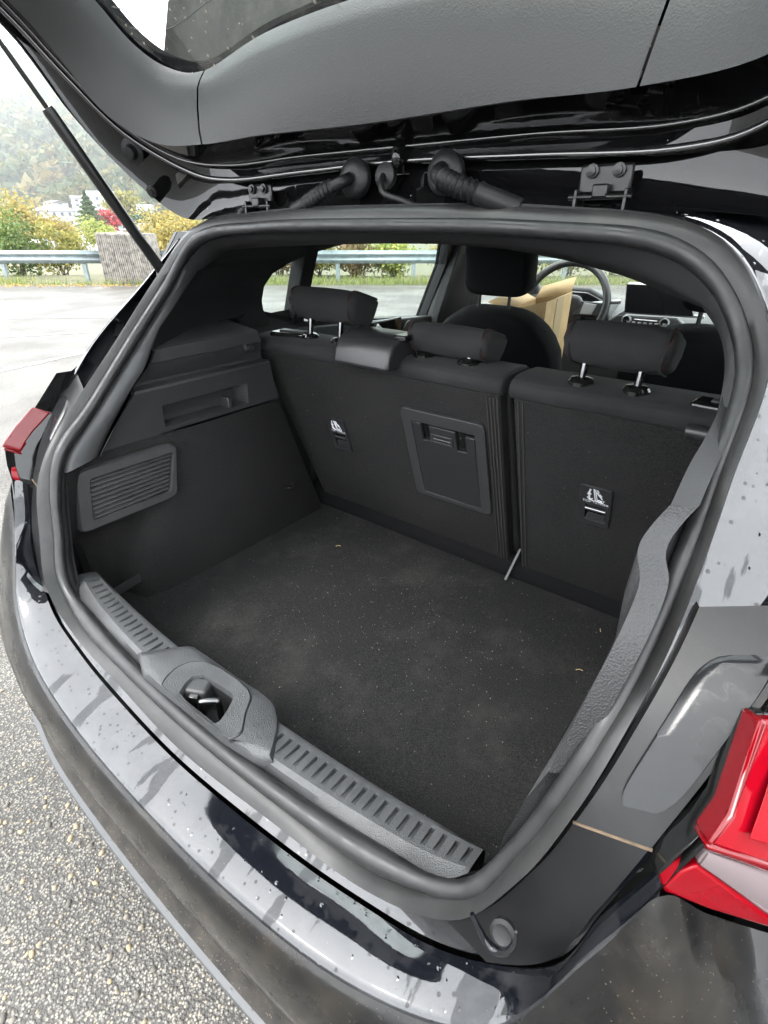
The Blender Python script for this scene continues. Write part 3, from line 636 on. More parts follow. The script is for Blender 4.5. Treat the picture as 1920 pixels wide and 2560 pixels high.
def LP(px, py, off=0.):
    x = np.array([.5, .02]); f = lambda q: proj(TS(q[0]) + TW * q[1] + nl * off) - [px, py]
    for _ in range(25):
        r = f(x); J = np.stack([(f(x + [1e-4, 0]) - r) / 1e-4, (f(x + [0, 1e-4]) - r) / 1e-4], 1); st = np.linalg.lstsq(J, -r, rcond=None)[0]; x = x + np.clip(st, -.15, .15)
    return TS(x[0]) + TW * x[1] + nl * off
T1 = TC[0]
# ---------------------------------------------------------------- bumper
a_ = [(0, -.131, .699), (.2033, -.1252, .703), (.3667, -.1078, .722), (.4888, -.0716, .77), (.543, -.019, .886), (.568, .006, .958)]
a_out = [LP(1768, 2279), LP(1920, 2328), (.76, .085, .945), (.86, .22, .94), (.885, .46, .945)]
NB = 60
rk = resample(spline(CK[:6] + [(.563, .035, .955)], 8, True), NB); ra = resample(spline(a_, 8, True), NB)
rk2 = rk + np.array([0, -.0035, -.001])
top_rows = [rk + np.array([0, -.002, -.03]), rk2 + np.array([0, -.001, -.006]), rk2 + np.array([0, -.002, .0005])] + [rk2 + (ra - rk2) * t + np.array([0, 0, .004 * math.sin(math.pi * t)]) for t in (.15, .35, .55, .75, .9)] + [ra, ra + np.array([0, -.003, -.006])]
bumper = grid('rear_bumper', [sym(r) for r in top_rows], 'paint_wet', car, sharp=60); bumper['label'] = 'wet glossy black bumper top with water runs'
out = [(0, -.150, .60), (.21, -.147, .60), (.40, -.137, .605), (.54, -.115, .62), (.62, -.095, .635), (.68, -.073, .65), (.74, -.045, .66), (.82, .0, .68), (.88, .08, .70), (.905, .2, .72), (.91, .46, .72)]
A = np.array(a_ + a_out); Ot = np.array(out)
# spread the crease points so rows line up with the outline below
Ar = A.copy()
def brow(f, dy=0, z=None, sx=1.):
    p = Ot * f + Ar * (1 - f); p[:, 1] += dy
    if z is not None: p[:, 2] = z + (p[:, 2] - p[0, 2]) * .35
    p[:, 0] *= sx; return spline(p, 7, True)
Ad = np.array([[0, -.003, -.006]] * 5 + [[0, -.001, -.001]] * 6)
face = [spline(Ar + Ad, 7, True), brow(.12, -.008), brow(.4, -.010), brow(.75, -.004), brow(1.), brow(1., .006, .54), brow(1., .018, .50)]
grid('bumper_face', [sym(r) for r in face], 'paint_dirty', bumper, sharp=60)
lip0 = [brow(1., .018, .50), brow(1., .022, .47), brow(1., .016, .445), brow(1., .004, .436)]
grid('dirt_band', [sym(r) for r in lip0], 'dirt_band', bumper, sharp=60)
lip1 = [brow(1., .004, .436), brow(1., -.004, .434), brow(1., -.005, .426), brow(1., .03, .40), brow(1., .09, .30), brow(1., .2, .24)]
grid('lower_lip', [sym(r) for r in lip1], 'lip_grey', bumper, sharp=50)
# ---------------------------------------------------------------- tail lamps
lamp = prism('tail_lamp', [LP(*p) - nl * .012 for p in [(1902, 1796), (1846, 1962), (1821, 2038), (1768, 2116), (1697, 2175), (1655, 2215), (1657, 2236), (1768, 2279), (1920, 2326), (2000, 2352), (2000, 1800)]], -nl * .035, 'gloss_black', car, bevel=.004)
lamp['label'] = 'red tail lamp with a clear ribbed band'
prism('red_lens', [LP(*p) for p in [(1903, 1800), (1850, 1962), (1826, 2038), (1775, 2112), (1920, 2166), (1995, 2188), (1995, 1806)]], -nl * .02, 'lamp_red', lamp, bevel=.003, seg=3)
prism('lens_rim', [LP(*p, .004) for p in [(1900, 1797), (1847, 1962), (1822, 2038), (1770, 2112), (1784, 2118), (1838, 2044), (1866, 1968), (1924, 1806)]], -nl * .03, 'lamp_red_dark', lamp, bevel=.003)
prism('lens_step', [LP(*p, .003) for p in [(1770, 2112), (1765, 2128), (1920, 2184), (1996, 2206), (1996, 2182), (1920, 2160)]], -nl * .03, 'lamp_red_dark', lamp, bevel=.003)
prism('lower_lens', [LP(*p) for p in [(1658, 2216), (1660, 2232), (1768, 2274), (1920, 2320), (1996, 2343), (1996, 2330), (1920, 2290), (1745, 2162), (1700, 2180)]], -nl * .03, 'lamp_red', lamp, bevel=.004, seg=3)
clear = [LP(*p, -.006) for p in [(1767, 2128), (1742, 2160), (1920, 2290), (1996, 2328), (1996, 2208), (1920, 2186)]]
cl = prism('clear_lens', clear, -nl * .02, 'lamp_clear', lamp, bevel=.002)
nrib = 22; la_, lb_, lc_, ld_ = LP(1768, 2130, -.003), LP(1996, 2206, -.003), LP(1748, 2158, -.003), LP(1996, 2328, -.003); rr_ = []
for i in range(nrib * 2 + 1):
    t_ = i / (nrib * 2); rr_.append([la_ + (lc_ - la_) * t_ + nl * (.0028 if i % 2 else 0), lb_ + (ld_ - lb_) * t_ + nl * (.0028 if i % 2 else 0)])
grid('lens_rib', rr_, 'lamp_clear', lamp, sharp=5)
prism('lens_facet', [LP(1872, 2095, .0004), LP(1990, 2128, .0004), LP(1990, 1850, .0004), LP(1948, 1850, .0004), LP(1912, 1985, .0004)], nl * .0014, 'lamp_red', lamp, bevel=.001)
mirror_obj(lamp)
# black inner wall between the opening frame and the lamp
hk = resample(spline(CK[4:9], 8), 24); ht = resample([(.545, -.012, .885)] + list(TC) + [(.60, .15, 1.13)], 24)
lw = grid('lamp_surround', [hk + [0, .008, 0], hk + (ht - hk) * .3 + [0, .016, -.008], hk + (ht - hk) * .8 + [0, .012, -.010], ht, ht + [.004, .02, -.01]], 'gloss_black', car, sharp=60); mirror_obj(lw)
# drain covers of black plastic on both sides of the opening, with their screw recess
def lerp_strip(i0, i1, f0, f1, lift):
    idx = np.arange(i0, i1 + 1); A_, B_ = frow(f0)[idx], frow(f1)[idx]; return [A_ + (B_ - A_) * t_ - Yv(lift) for t_ in (0, .04, .3, .6, .8, .95, 1)]
zi = lambda z: int(np.argmin(np.abs(LK[:NL, 2] - z)))
def cover(name, z0, z1, mat, lift):
    rows = lerp_strip(zi(z0), zi(z1), .05, .97, lift); rows[0] = rows[0] + Yv(lift); rows[-1] = rows[-1] + Yv(lift + .004)
    o = grid(name, rows, mat, car, sharp=40); return o
c1 = cover('drain_cover', .953, 1.13, 'trim_cover', .010); c2 = cover('corner_cover', .775, .951, 'corner_black', .008)
# raised pad on the cover
i0, i1 = zi(.985), zi(1.10); cO, cN = resample(LO[i0:i1 + 1], 40), resample(LK[i0:i1 + 1], 40) - resample(LO[i0:i1 + 1], 40)
e = np.linspace(-1, 1, 40)[:, None]; wd = .33 * (1 - np.abs(e) ** 6) ** .4
pA, pB = resample(frow(.05)[i0:i1 + 1], 40), resample(frow(.97)[i0:i1 + 1], 40)
rows = [pA + (pB - pA) * (.56 + wd * s_) + Yv(-.0135 + (.006 if abs(s_) == 1 else 0)) + np.array([0, 1, 0]) * .006 * (np.abs(e) > .96) for s_ in (-1, -.9, -.5, 0, .5, .9, 1)]
grid('cover_pad', rows, 'trim_wet', c1, sharp=60)
is_ = zi(.952); tube('seam_line', [frow(.05)[is_] + (frow(.97)[is_] - frow(.05)[is_]) * t_ - Yv(.0095) for t_ in np.linspace(.02, .98, 8)], .0016, 'seam_dirt', c1, seg=6)
mirror_obj(c1); mirror_obj(c2)
# rubber bump stop in its pressed loop at the right sill end
SQ = lambda px, py, y=-.046: PY(px, py, y)
bs = lathe('bump_stop', [(.011, -.006), (.011, .0), (.008, .002), (.005, .001), (.001, .001)], SQ(1256, 2335, -.042), (0, -.8, .6), 'rubber_dark', car, seg=20)
tube('pressed_rim', spline([SQ(1180, 2284), SQ(1196, 2318), SQ(1214, 2352), SQ(1238, 2376), SQ(1266, 2380), SQ(1286, 2362), SQ(1290, 2330)], 6), np.r_[np.linspace(.002, .0042, 18), np.linspace(.0042, .0012, 19)], 'paint', bs, seg=8)

# ---------------------------------------------------------------- outer body
hs = spline([(.585, .125, 1.07), (.60, .23, 1.173), (.60, .36, 1.272), (.565, .44, 1.355)], 6)
r1 = spline([(.68, .17, 1.07), (.665, .30, 1.155), (.645, .42, 1.25), (.60, .52, 1.345)], 6)
r2 = spline([(.80, .30, 1.03), (.755, .5, 1.085), (.70, .62, 1.16), (.625, .68, 1.34)], 6)
q = grid('rear_quarter_panel', [hs + [0, .004, 0], hs + (r1 - hs) * .1 + [0, .0, .004], r1, r2], 'paint', car, sharp=60); mirror_obj(q)
def arch(y0, r, z0=.28, n=12): return [(y0 + r * math.cos(t), max(z0, .32 + r * math.sin(t))) for t in np.linspace(math.pi + .1, -.1, n)]
side = [(.42, .28)] + arch(.72, .36)[::1] if False else None
pl = [(.44, .42)] + [(.72 - .36 * math.cos(t), .32 + .36 * math.sin(t)) for t in np.linspace(.25, math.pi - .05, 12)] + [(3.38 - .36 * math.cos(t), .32 + .36 * math.sin(t)) for t in np.linspace(.05, math.pi - .05, 12)] + [(4.1, .30), (4.2, .6), (4.0, .82), (3.3, .93), (2.6, .965), (1.5, .97), (.44, .955)]
bs_ = prism('body_side', [(.905, y, z) for y, z in pl], (-.02, 0, 0), 'paint', car, bevel=.006); mirror_obj(bs_)
sh0 = [(.905, .44, .955), (.905, 1.5, .97), (.905, 2.6, .965), (.86, 3.3, .93)]; sh1 = [(.80, .30, 1.06), (.72, .62, 1.09), (.70, 1.5, 1.06), (.70, 2.62, 1.01)]
sh = grid('shoulder', [resample(sh0, 12), resample(sh0, 12) * .4 + resample(sh1, 12) * .6 + [.03, 0, .015], resample(sh1, 12)], 'paint', car, sharp=60); mirror_obj(sh)
# greenhouse side: frame with window openings, leaning inwards
GP = lambda y, z, o=0.: np.array([-.70 + .55 * (z - 1.10) - o, y, z])
GH = lambda px, py: hit(px, py, (1, 0, -.55), (-.70, 0, 1.10))
wr = [GH(*p) for p in [(674, 807), (656, 775), (653, 751), (659, 715), (680, 685), (722, 658), (764, 640), (800, 627)]]
wr = [p[1:] for p in wr] + [(1.15, 1.362), (1.52, 1.368), (1.60, 1.25), (1.64, 1.05)]
wf = [(1.90, 1.03), (1.80, 1.25), (1.78, 1.365), (2.05, 1.35), (2.35, 1.20), (2.62, 1.02)]
outer = [(.36, 1.10), (.40, 1.25), (.46, 1.37), (1.2, 1.405), (1.9, 1.395), (2.3, 1.27), (2.85, 1.00), (1.5, .98), (.5, 1.0)]
def gside(name, mat, off, th):
    return prism(name, [GP(y, z, off) for y, z in outer], (-th, 0, 0), mat, car, bevel=.0, holes=[[GP(y, z, off) for y, z in wr], [GP(y, z, off) for y, z in wf]], sharp=20)
gs = gside('pillar_trim', 'trim_pillar', 0., .035); mirror_obj(gs)
ge = gside('pillar_skin', 'paint', .038, .01); mirror_obj(ge)
for W_, nm in ((wr, 'rear_door_glass'), (wf, 'front_door_glass')):
    cy, cz = np.mean([w[0] for w in W_]), np.mean([w[1] for w in W_])
    gp = [GP(cy + (y - cy) * 1.02, cz + (z - cz) * 1.03, .02) for y, z in W_]; g = make(nm, gp, [tuple(t_) for t_ in tessellate_polygon([[Vector(p_) for p_ in gp]])], 'glass_side', car); mirror_obj(g)
dv = GH(743, 745)[1]; 
d0, d1 = [GH(*p)[1:] for p in ((743, 808), (756, 640))]
db = prism('window_divider', [GP(d0[0] - .022, d0[1], -.006), GP(d0[0] + .022, d0[1], -.006), GP(d1[0] + .05, d1[1] + .02, -.006), GP(d1[0] + .0, d1[1] + .02, -.006)], (-.05, 0, 0), 'trim_dark', car, bevel=.003); mirror_obj(db)
# roof
def roofrow(y, z, hw, drop): return [(x * hw, y + (.0 if y > .6 else .0), z - drop * x * x * x * x - .012 * x * x) for x in np.linspace(-1, 1, 25)]
grid('roof_panel', [roofrow(.479, 1.413, .45, .0), roofrow(.50, 1.425, .52, .03), roofrow(.8, 1.446, .57, .035), roofrow(1.4, 1.458, .58, .035), roofrow(1.95, 1.43, .57, .035)], 'paint', car, sharp=60)
grid('bonnet', [[(x * .80, y, z - .05 * x * x) for x in np.linspace(-1, 1, 15)] for y, z in ((2.80, 1.0), (3.3, .95), (3.9, .86), (4.2, .70))], 'paint', car, sharp=60)
ws = grid('windscreen', [[(x * .57, 1.98 - .0, 1.405 - .03 * x * x) for x in np.linspace(-1, 1, 15)], [(x * .64, 2.40 - .06 * x * x, 1.22 - .02 * x * x) for x in np.linspace(-1, 1, 15)], [(x * .70, 2.83 - .10 * x * x, 1.0) for x in np.linspace(-1, 1, 15)]], 'glass_wet', car, sharp=80)
ap = tube('windscreen_pillar', spline([(-.57, 1.95, 1.375), (-.635, 2.35, 1.20), (-.70, 2.75, 1.0)], 5), .035, 'dash', car, seg=8); mirror_obj(ap)
grid('front_end', [[(x * .85, 4.2, z) for x in np.linspace(-1, 1, 5)] for z in (.30, .5, .71)], 'paint', car)
for s in (-1, 1):
    for y in (.72, 3.38):
        w_ = lathe('wheel', [(.20, -.10), (.30, -.10), (.32, -.08), (.32, .08), (.30, .10), (.22, .105), (.20, .09)], (s * .80, y, .32), (s, 0, 0), 'rubber', car, seg=36)
        rim = lathe('rim', [(.205, .06), (.21, .095), (.19, .09), (.16, .05), (.05, .06), (.03, .08)], (s * .80, y, .32), (s, 0, 0), 'silver', w_, seg=30)
grid('underbody', [[(x * .8, y, .26) for x in (-1, 0, 1)] for y in (.0, 2, 4.1)], 'trim_dark', car)

ip_ = grid('inner_panel', [[(-.525 - (.03 if z < .9 else 0), y0, z), (-.61, y0 + .05, z), (-.635, max(.34, y0 + .1), z), (-.655, .62, z), (-.695, .9, z)] for z, y0 in ((.5, .07), (.8, .07), (.95, .12), (1.05, .21), (1.10, .25), (1.165, .31))], 'trim_dark', car); mirror_obj(ip_)
# ---------------------------------------------------------------- boot floor
rng = np.random.RandomState(3)
xs, ys = np.linspace(-.60, .60, 49), np.linspace(.0, .83, 35)
V = [(x, y, .61 + .0018 * math.sin(x * 9 + 2 * y) * math.sin(y * 7) - (.004 if y > .79 else 0)) for y in ys for x in xs]
F = [(j * 49 + i, j * 49 + i + 1, (j + 1) * 49 + i + 1, (j + 1) * 49 + i) for j in range(34) for i in range(48)]
fl = make('boot_floor', V, F, 'carpet_floor', car); fl['label'] = 'flat dark carpeted boot floor sprinkled with pale grit'
# ---------------------------------------------------------------- sill plate with ribs and latch cover
cy_ = lambda x: -.016 + .20 * x * x; iy_ = lambda x: .029 + .135 * x * x
hI = spline(CI, 10, True, True); sy_ = lambda x: float(np.interp(abs(x), hI[:30, 0], hI[:30, 1])); sz_ = lambda x: float(np.interp(abs(x), hI[:30, 0], hI[:30, 2]))
ZC, ZI = .772, .774
sill = empty('sill_plate', (0, 0, 0), car)
def sill_half(name, x0, x1, nrib):
    V = []; F = []
    def v(*p): V.append(p); return len(V) - 1
    # lengthwise channel, crest and drop
    xs = np.linspace(x0, x1, 40)
    prof = lambda x: [(sy_(x) - .004, sz_(x) - .014), (sy_(x) + .004, sz_(x) - .013), (max(cy_(x) - .003, sy_(x) + .006), max(ZC - .004, sz_(x) - .012)), (max(cy_(x) + .004, sy_(x) + .012), max(ZC, sz_(x) - .010))]
    P = [[(x, *q) for q in prof(x)] for x in xs]; base = len(V)
    for r in P:
        for p in r: v(*p)
    for i in range(39):
        for j in range(3): F.append((base + i * 4 + j, base + i * 4 + j + 1, base + (i + 1) * 4 + j + 1, base + (i + 1) * 4 + j))
    topy = lambda x: max(cy_(x) + .004, sy_(x) + .012); topz = lambda x: max(ZC, sz_(x) - .010)
    # ribbed top: columns gap/slot
    xb = np.linspace(x0, x1, nrib * 2 + 2); w = (x1 - x0) / (nrib * 2 + 1)
    S = lambda x, f: (x, topy(x) + (iy_(x) - topy(x)) * f, topz(x) + (ZI - topz(x)) * f * .6)
    for i in range(len(xb) - 1):
        a, b = xb[i], xb[i + 1]
        if i % 2 == 1:
            m = (b - a) * .12; a2, b2 = a + m, b - m; f0, f1 = (.14, .86) if not (i in (1,) and name == 'x') else (.5, .86)
            skew = w * .0
            o = [v(*S(a, 0)), v(*S(b, 0)), v(*S(b, 1)), v(*S(a, 1))]
            t = [v(*S(a2, f0)), v(*S(b2, f0)), v(*S(b2, f1)), v(*S(a2, f1))]
            dn = lambda p, d: (p[0], p[1], p[2] - d)
            d = [v(*dn(S(a2 + m, f0 + .08), .001)), v(*dn(S(b2 - m, f0 + .08), .001)), v(*dn(S(b2 - m, f1 - .02), .007)), v(*dn(S(a2 + m, f1 - .02), .007))]
            for k in range(4):
                F.append((o[k], o[(k + 1) % 4], t[(k + 1) % 4], t[k])); F.append((t[k], t[(k + 1) % 4], d[(k + 1) % 4], d[k]))
            F.append(tuple(d))
        else:
            o = [v(*S(a, 0)), v(*S(b, 0)), v(*S(b, 1)), v(*S(a, 1))]; F.append(tuple(o))
    # rounded inner edge and drop to the floor
    rows = [[S(x, 1) for x in xb], [(x, iy_(x) + .005, ZI - .003) for x in xb], [(x, iy_(x) + .008, ZI - .012) for x in xb], [(x, iy_(x) + .012, .60) for x in xb]]
    for r in rows:
        for p in r: v(*p)
    n = len(xb); b0 = len(V) - 4 * n
    for k in range(3):
        for i in range(n - 1): F.append((b0 + k * n + i, b0 + k * n + i + 1, b0 + (k + 1) * n + i + 1, b0 + (k + 1) * n + i))
    o = make(name, V, F, 'trim_sill', sill, sharp=28, dbl=True)
    return o
sill_half('ribbed_plate', -.445, -.115, 18); sill_half('ribbed_plate', .100, .418, 20)
def ZR(pts, z): return [PZ(px, py, z) for px, py in pts]
# raised middle: loft from foot outline to crown outline
foot_px = [(344, 1634), (430, 1622), (478, 1616), (515, 1640), (600, 1700), (660, 1738), (690, 1765), (699, 1812), (683, 1905), (640, 1900), (560, 1852), (480, 1785), (400, 1722), (356, 1685)]
crown_px = [(372, 1640), (440, 1629), (482, 1625), (518, 1650), (600, 1710), (650, 1742), (678, 1768), (684, 1810), (655, 1868), (618, 1852), (560, 1828), (490, 1772), (415, 1712), (385, 1675)]
foot = ZR(foot_px, .772); crown = ZR(crown_px, .780)
hole_px = [(452, 1734), (466, 1712), (485, 1694), (504, 1690), (545, 1714), (580, 1738), (580, 1748), (566, 1776), (548, 1802), (534, 1808), (515, 1797), (480, 1766)]
hole = ZR(hole_px, .782)
def ring(name, rows, mat, parent, **k):
    return grid(name, rows, mat, parent, close_u=True, **k)
fr = resample(np.vstack([foot, foot[:1]]), 57)[:-1]; cr = resample(np.vstack([crown, crown[:1]]), 57)[:-1]; hr = resample(np.vstack([hole, hole[:1]]), 57)[:-1]
plate_px = [(406, 1713), (412, 1698), (439, 1671), (472, 1656), (508, 1654), (550, 1671), (593, 1700), (620, 1724), (629, 1745), (614, 1784), (605, 1833), (575, 1851), (490, 1786)]
plate = ZR(plate_px, .783); pr = resample(np.vstack([plate, plate[:1]]), 57)[:-1]
def align(R, S): k = int(np.argmin(((S - R[0]) ** 2).sum(1))); return np.roll(S, -k, 0)
if True:
    cr = align(fr, cr); pr = align(cr, pr); hr = align(pr, hr)
    dn = np.array([0, 0, 1.])
    gap = (pr - pr.mean(0))
    ring('latch_housing', [fr - dn * .10, fr, fr + (cr - fr) * .3 + dn * .004, cr + dn * .001, pr + gap * .022 + dn * .000, pr + gap * .022 - dn * .005], 'trim_sill', sill, sharp=40)
    lp = ring('latch_cover', [pr - dn * .005, pr - dn * .0, pr - gap * .02 + dn * .002, hr + (hr - hr.mean(0)) * .06 + dn * .002, hr - dn * .003, hr - dn * .008], 'trim_sill', sill, sharp=40)
    ring('pit_wall', [hr - dn * .008, hr - (hr - hr.mean(0)) * .08 - dn * .05], 'trim_dark', sill)
    make('latch_pit', list(hr - (hr - hr.mean(0)) * .10 - dn * .045), [tuple(range(len(hr)))], 'trim_dark', sill)
b1_, b2_ = PZ(510, 1792, .745), PZ(553, 1788, .745); uz = np.array([0, 0, 1.])
tube('striker', spline([b1_ - uz * .02, b1_ + uz * .024, b1_ + uz * .031 + (b2_ - b1_) * .12, b2_ + uz * .031 - (b2_ - b1_) * .12, b2_ + uz * .024, b2_ - uz * .02], 5), .0048, 'striker_steel', sill, seg=10)
bf = PZ(492, 1728, .768); box('buffer', (bf[0], bf[1] + .004, .762), (.036, .03, .035), 'trim_fine', sill, rot=(0, 0, .5), bevel=.006, seg=3)
box('buffer_window', (bf[0] + .009, bf[1] - .010, .764), (.016, .012, .022), 'gloss_black', sill, rot=(0, 0, .5), bevel=.002)

# ---------------------------------------------------------------- side trims (left built, right mirrored)
EZ = lambda z: float(np.interp(z, [.985, 1.03, 1.076, 1.09, 1.13, 1.16, 1.18], [.142, .18, .221, .235, .275, .295, .30]))
EN = lambda z: float(np.interp(z, [.985, 1.088, 1.13, 1.16, 1.18], [.63, .60, .585, .575, .57]))
prof = [(1.178, -.605), (1.164, -.512), (1.160, -.503), (1.136, -.503), (1.134, -.507), (1.130, -.508), (1.096, -.528), (1.090, -.528), (1.088, -.503), (1.083, -.500), (1.045, -.508), (.995, -.512), (.985, -.513)]
V = []; F = []; ncol = 6
for z, x in prof:
    e_ = EZ(z); xe = -.490 - .0 * z
    for k, (yy, xx) in enumerate([(e_, min(xe, x + .03)), (e_ + .014, x), (max(.30, e_ + .03), x), (.42, x), (.53, x), (EN(z), x)]): V.append((xx, yy, z))
for i in range(len(prof) - 1):
    for k in range(ncol - 1):
        if i == 10 and k in (2, 3): continue
        a = i * ncol + k; F.append((a, a + 1, a + ncol + 1, a + ncol))
side_t = make('side_trim', V, F, 'trim_fine', car, sharp=30)
pk = [(.30, 1.045), (.53, 1.045), (.53, .995), (.30, .995)]
# pocket
Po = [np.array([-.508 if z > 1.02 else -.512, y, z]) for y, z in pk]; Pi = [np.array([-.545, y + (.012 if y < .4 else -.015), z + (-.006 if z > 1.02 else .004)]) for y, z in pk]
make('pocket', Po + Pi, [(0, 1, 5, 4), (1, 2, 6, 5), (2, 3, 7, 6), (3, 0, 4, 7), (4, 5, 6, 7)], 'trim_fine', side_t, sharp=30)
box('pocket_hook', (-.525, .475, 1.008), (.03, .012, .028), 'trim_fine', side_t, bevel=.003)
p = PX(615, 869, -.505); lathe('shelf_peg', [(.009, -.004), (.009, .006), (.005, .008), (.005, .016), (.007, .018), (.007, .022), (.002, .023)], p, (1, 0, 0), 'trim_smooth', side_t, seg=14)
# smooth strip along the seal
hI_ = spline(CI, 10, True, True); up = hI_[(hI_[:, 2] > .975) & (hI_[:, 2] < 1.335)]; up = mir(up)
Ept = [PX(*p, -.490) for p in [(243, 1141), (279, 1063), (312, 1002), (324, 978), (360, 922), (387, 885), (365, 875), (399, 821), (433, 772), (469, 715), (497, 673)]]
Ept[5] = Ept[5] * .5 + Ept[6] * .5; del Ept[6]
Er = resample(Ept, 30); Ir = resample(up, 30)
st = grid('pillar_strip', [Ir + [-.03, -.004, 0], Ir + [0, .006, 0], Ir * .75 + Er * .25 + [.004, 0, 0], Ir * .25 + Er * .75 + [.004, 0, 0], Er, Er + [-.012, .008, 0]], 'trim', car, sharp=50)
# dark pillar lining between the strip and the window
we = [GH(*p) + np.array([.004, 0, 0]) for p in [(674, 812), (656, 775), (652, 751), (658, 715), (679, 684), (720, 656), (760, 640)]]
wer = resample(we, 30); Eu = resample(Ept[5:], 30)
pl_ = grid('pillar_lining', [Eu + [-.010, .006, 0], Eu * .7 + wer * .3 + [-.035, 0, 0], Eu * .35 + wer * .65 + [-.022, 0, 0], wer, wer + [-.03, .0, 0]], 'trim_dark', car, sharp=60)
mirror_obj(pl_)
qt = make('quarter_trim', [(-.605, .28, 1.18), (-.605, .60, 1.178), (-.61, .64, 1.10), (-.70, .66, 1.12), (-.70, 1.0, 1.10), (-.66, .70, 1.185), (-.62, .30, 1.20)], [(0, 1, 5, 6), (1, 2, 3, 5), (3, 4, 5)], 'trim_dark', car); mirror_obj(qt)
# carpeted wheel arch
zs_ = [.985, .94, .90, .86, .83, .80, .76, .70, .65, .612, .60]
RY = lambda z: float(np.interp(z, [.60, .70, .775, .83, .985], [.172, .174, .217, .25, .30]))
rec = lambda z: float(np.interp(z, [.60, .79, .83, .985], [1, 1, .1, 0]))
rows = []
for z in zs_:
    ip = hI_[np.argmin(np.abs(hI_[:90, 2] - max(z, .79)))]; k = rec(z); ry = RY(z); yI = ip[1]
    rows.append([(-ip[0], yI + .004, z), (-ip[0] - .008, yI + .012, z), (-.497 - .002 * k, yI + .035, z), (-.512 - .05 * k, yI + .05, z), (-.513 - .075 * k, .5 * (yI + .05 + ry), z), (-.513 - .06 * k, ry - .02, z),
                 (-.510 - .008 * k, ry - .004, z), (-.505, ry + .015, z), (-.500, ry + .05, z), (-.500, .45, z), (-.500, .785 - .345 * (z - .61) - .04, z), (-.52, .785 - .345 * (z - .61) - .02, z)])
wa = grid('wheel_arch_carpet', rows, 'carpet', car, sharp=70)
# louvred service panel
uv = lambda u, v_, o=0.: (1 - v_) * ((1 - u) * PX(178, 1180, -.512) + u * PX(436, 1105, -.496)) + v_ * ((1 - u) * PX(195, 1334, -.512) + u * PX(439, 1235, -.496)) + np.array([o, 0, 0])
oo = rounded([uv(0, 0), uv(1, 0), uv(1, 1), uv(0, 1)], .10, 5); ii = rounded([uv(.13, .16), uv(.955, .14), uv(.915, .86), uv(.13, .84)], .07, 5)
n_ = len(oo)
cen = uv(.5, .5); lv = grid('louvre_panel', [oo + [-.01, 0, 0], oo + [.006, 0, 0], cen + (oo - cen) * .965 + [.012, 0, 0], cen + (ii - cen) * 1.02 + [.012, 0, 0], ii + [.008, 0, 0], ii + [-.010, 0, 0]], 'trim', car, close_u=True, sharp=45)
make('backing', list(ii + [-.008, 0, 0]), [tuple(range(len(ii)))], 'trim_dark', lv)
for k in range(9):
    v0 = .17 + k * .076; a, b = uv(.135, v0, .0), uv(.945 - .004 * k, v0 - .012, .0); a2, b2 = uv(.135, v0 + .046, .010), uv(.94 - .004 * k, v0 + .034, .010)
    make('slat', [a, b, b2, a2, a + [-.006, 0, -.002], b + [-.006, 0, -.002], b2 + [-.006, 0, -.004], a2 + [-.006, 0, -.004]], [(0, 1, 2, 3), (4, 7, 6, 5), (0, 4, 5, 1), (1, 5, 6, 2), (2, 6, 7, 3), (3, 7, 4, 0)], 'trim', lv, bevel=.0012)
# elastic strap and lashing hook
s0, s1 = PX(259, 1474, -.545), PX(358, 1437, -.520)
prism('elastic_strap', [s0 + [.005, -.03, -.035], s1 + [0, 0, -.012], s1 + [0, 0, .010], s0 + [.005, -.03, -.010]], (.002, 0, 0), 'trim_pillar', car, bevel=.0005)
hk_ = PX(725, 1217, -.492); tube('lashing_hook', spline([hk_ + [-.012, -.012, 0], hk_ + [.006, -.010, .002], hk_ + [.008, .004, .003], hk_ + [.0, .012, .006], hk_ + [-.012, .014, .006]], 4), .0028, 'steel_black', car, seg=8)
# right side: arch carpet mirrored, plain textured strip with its thumb notch
mirror_obj(wa); mirror_obj(side_t)
E_R = spline([PY(px, py, y) for px, py, y in [(1371, 1930, .045), (1465, 1745, .07), (1545, 1590, .10), (1598, 1460, .14), (1593, 1385, .16), (1606, 1345, .17), (1640, 1300, .185), (1676, 1262, .195)]], 6)
lowI = hI_[(hI_[:, 2] > .83) & (hI_[:, 2] < 1.06)]
er, ir = resample(E_R, 40), resample(lowI, 40)
grid('pillar_strip', [ir + [0, .004, 0], ir * .7 + er * .3 + [-.005, 0, 0], ir * .3 + er * .7 + [-.005, 0, 0], er, er + [.02, .012, 0]], 'trim_right', car, sharp=50)

E_R2 = spline([PY(px, py, y) for px, py, y in [(1677, 1262, .195), (1722, 1165, .24), (1765, 1090, .28), (1800, 1015, .325), (1813, 930, .367), (1808, 865, .39), (1790, 820, .402), (1756, 769, .405)]], 6)
er, ir = resample(E_R2, 40), resample(hI_[(hI_[:, 2] > 1.06) & (hI_[:, 2] < 1.33)], 40)
grid('pillar_trim', [ir + [0, .004, 0], ir * .7 + er * .3 + [-.004, 0, 0], ir * .3 + er * .7 + [-.004, 0, 0], er, er + [.02, .012, 0]], 'trim_pillar_grey', car, sharp=50)
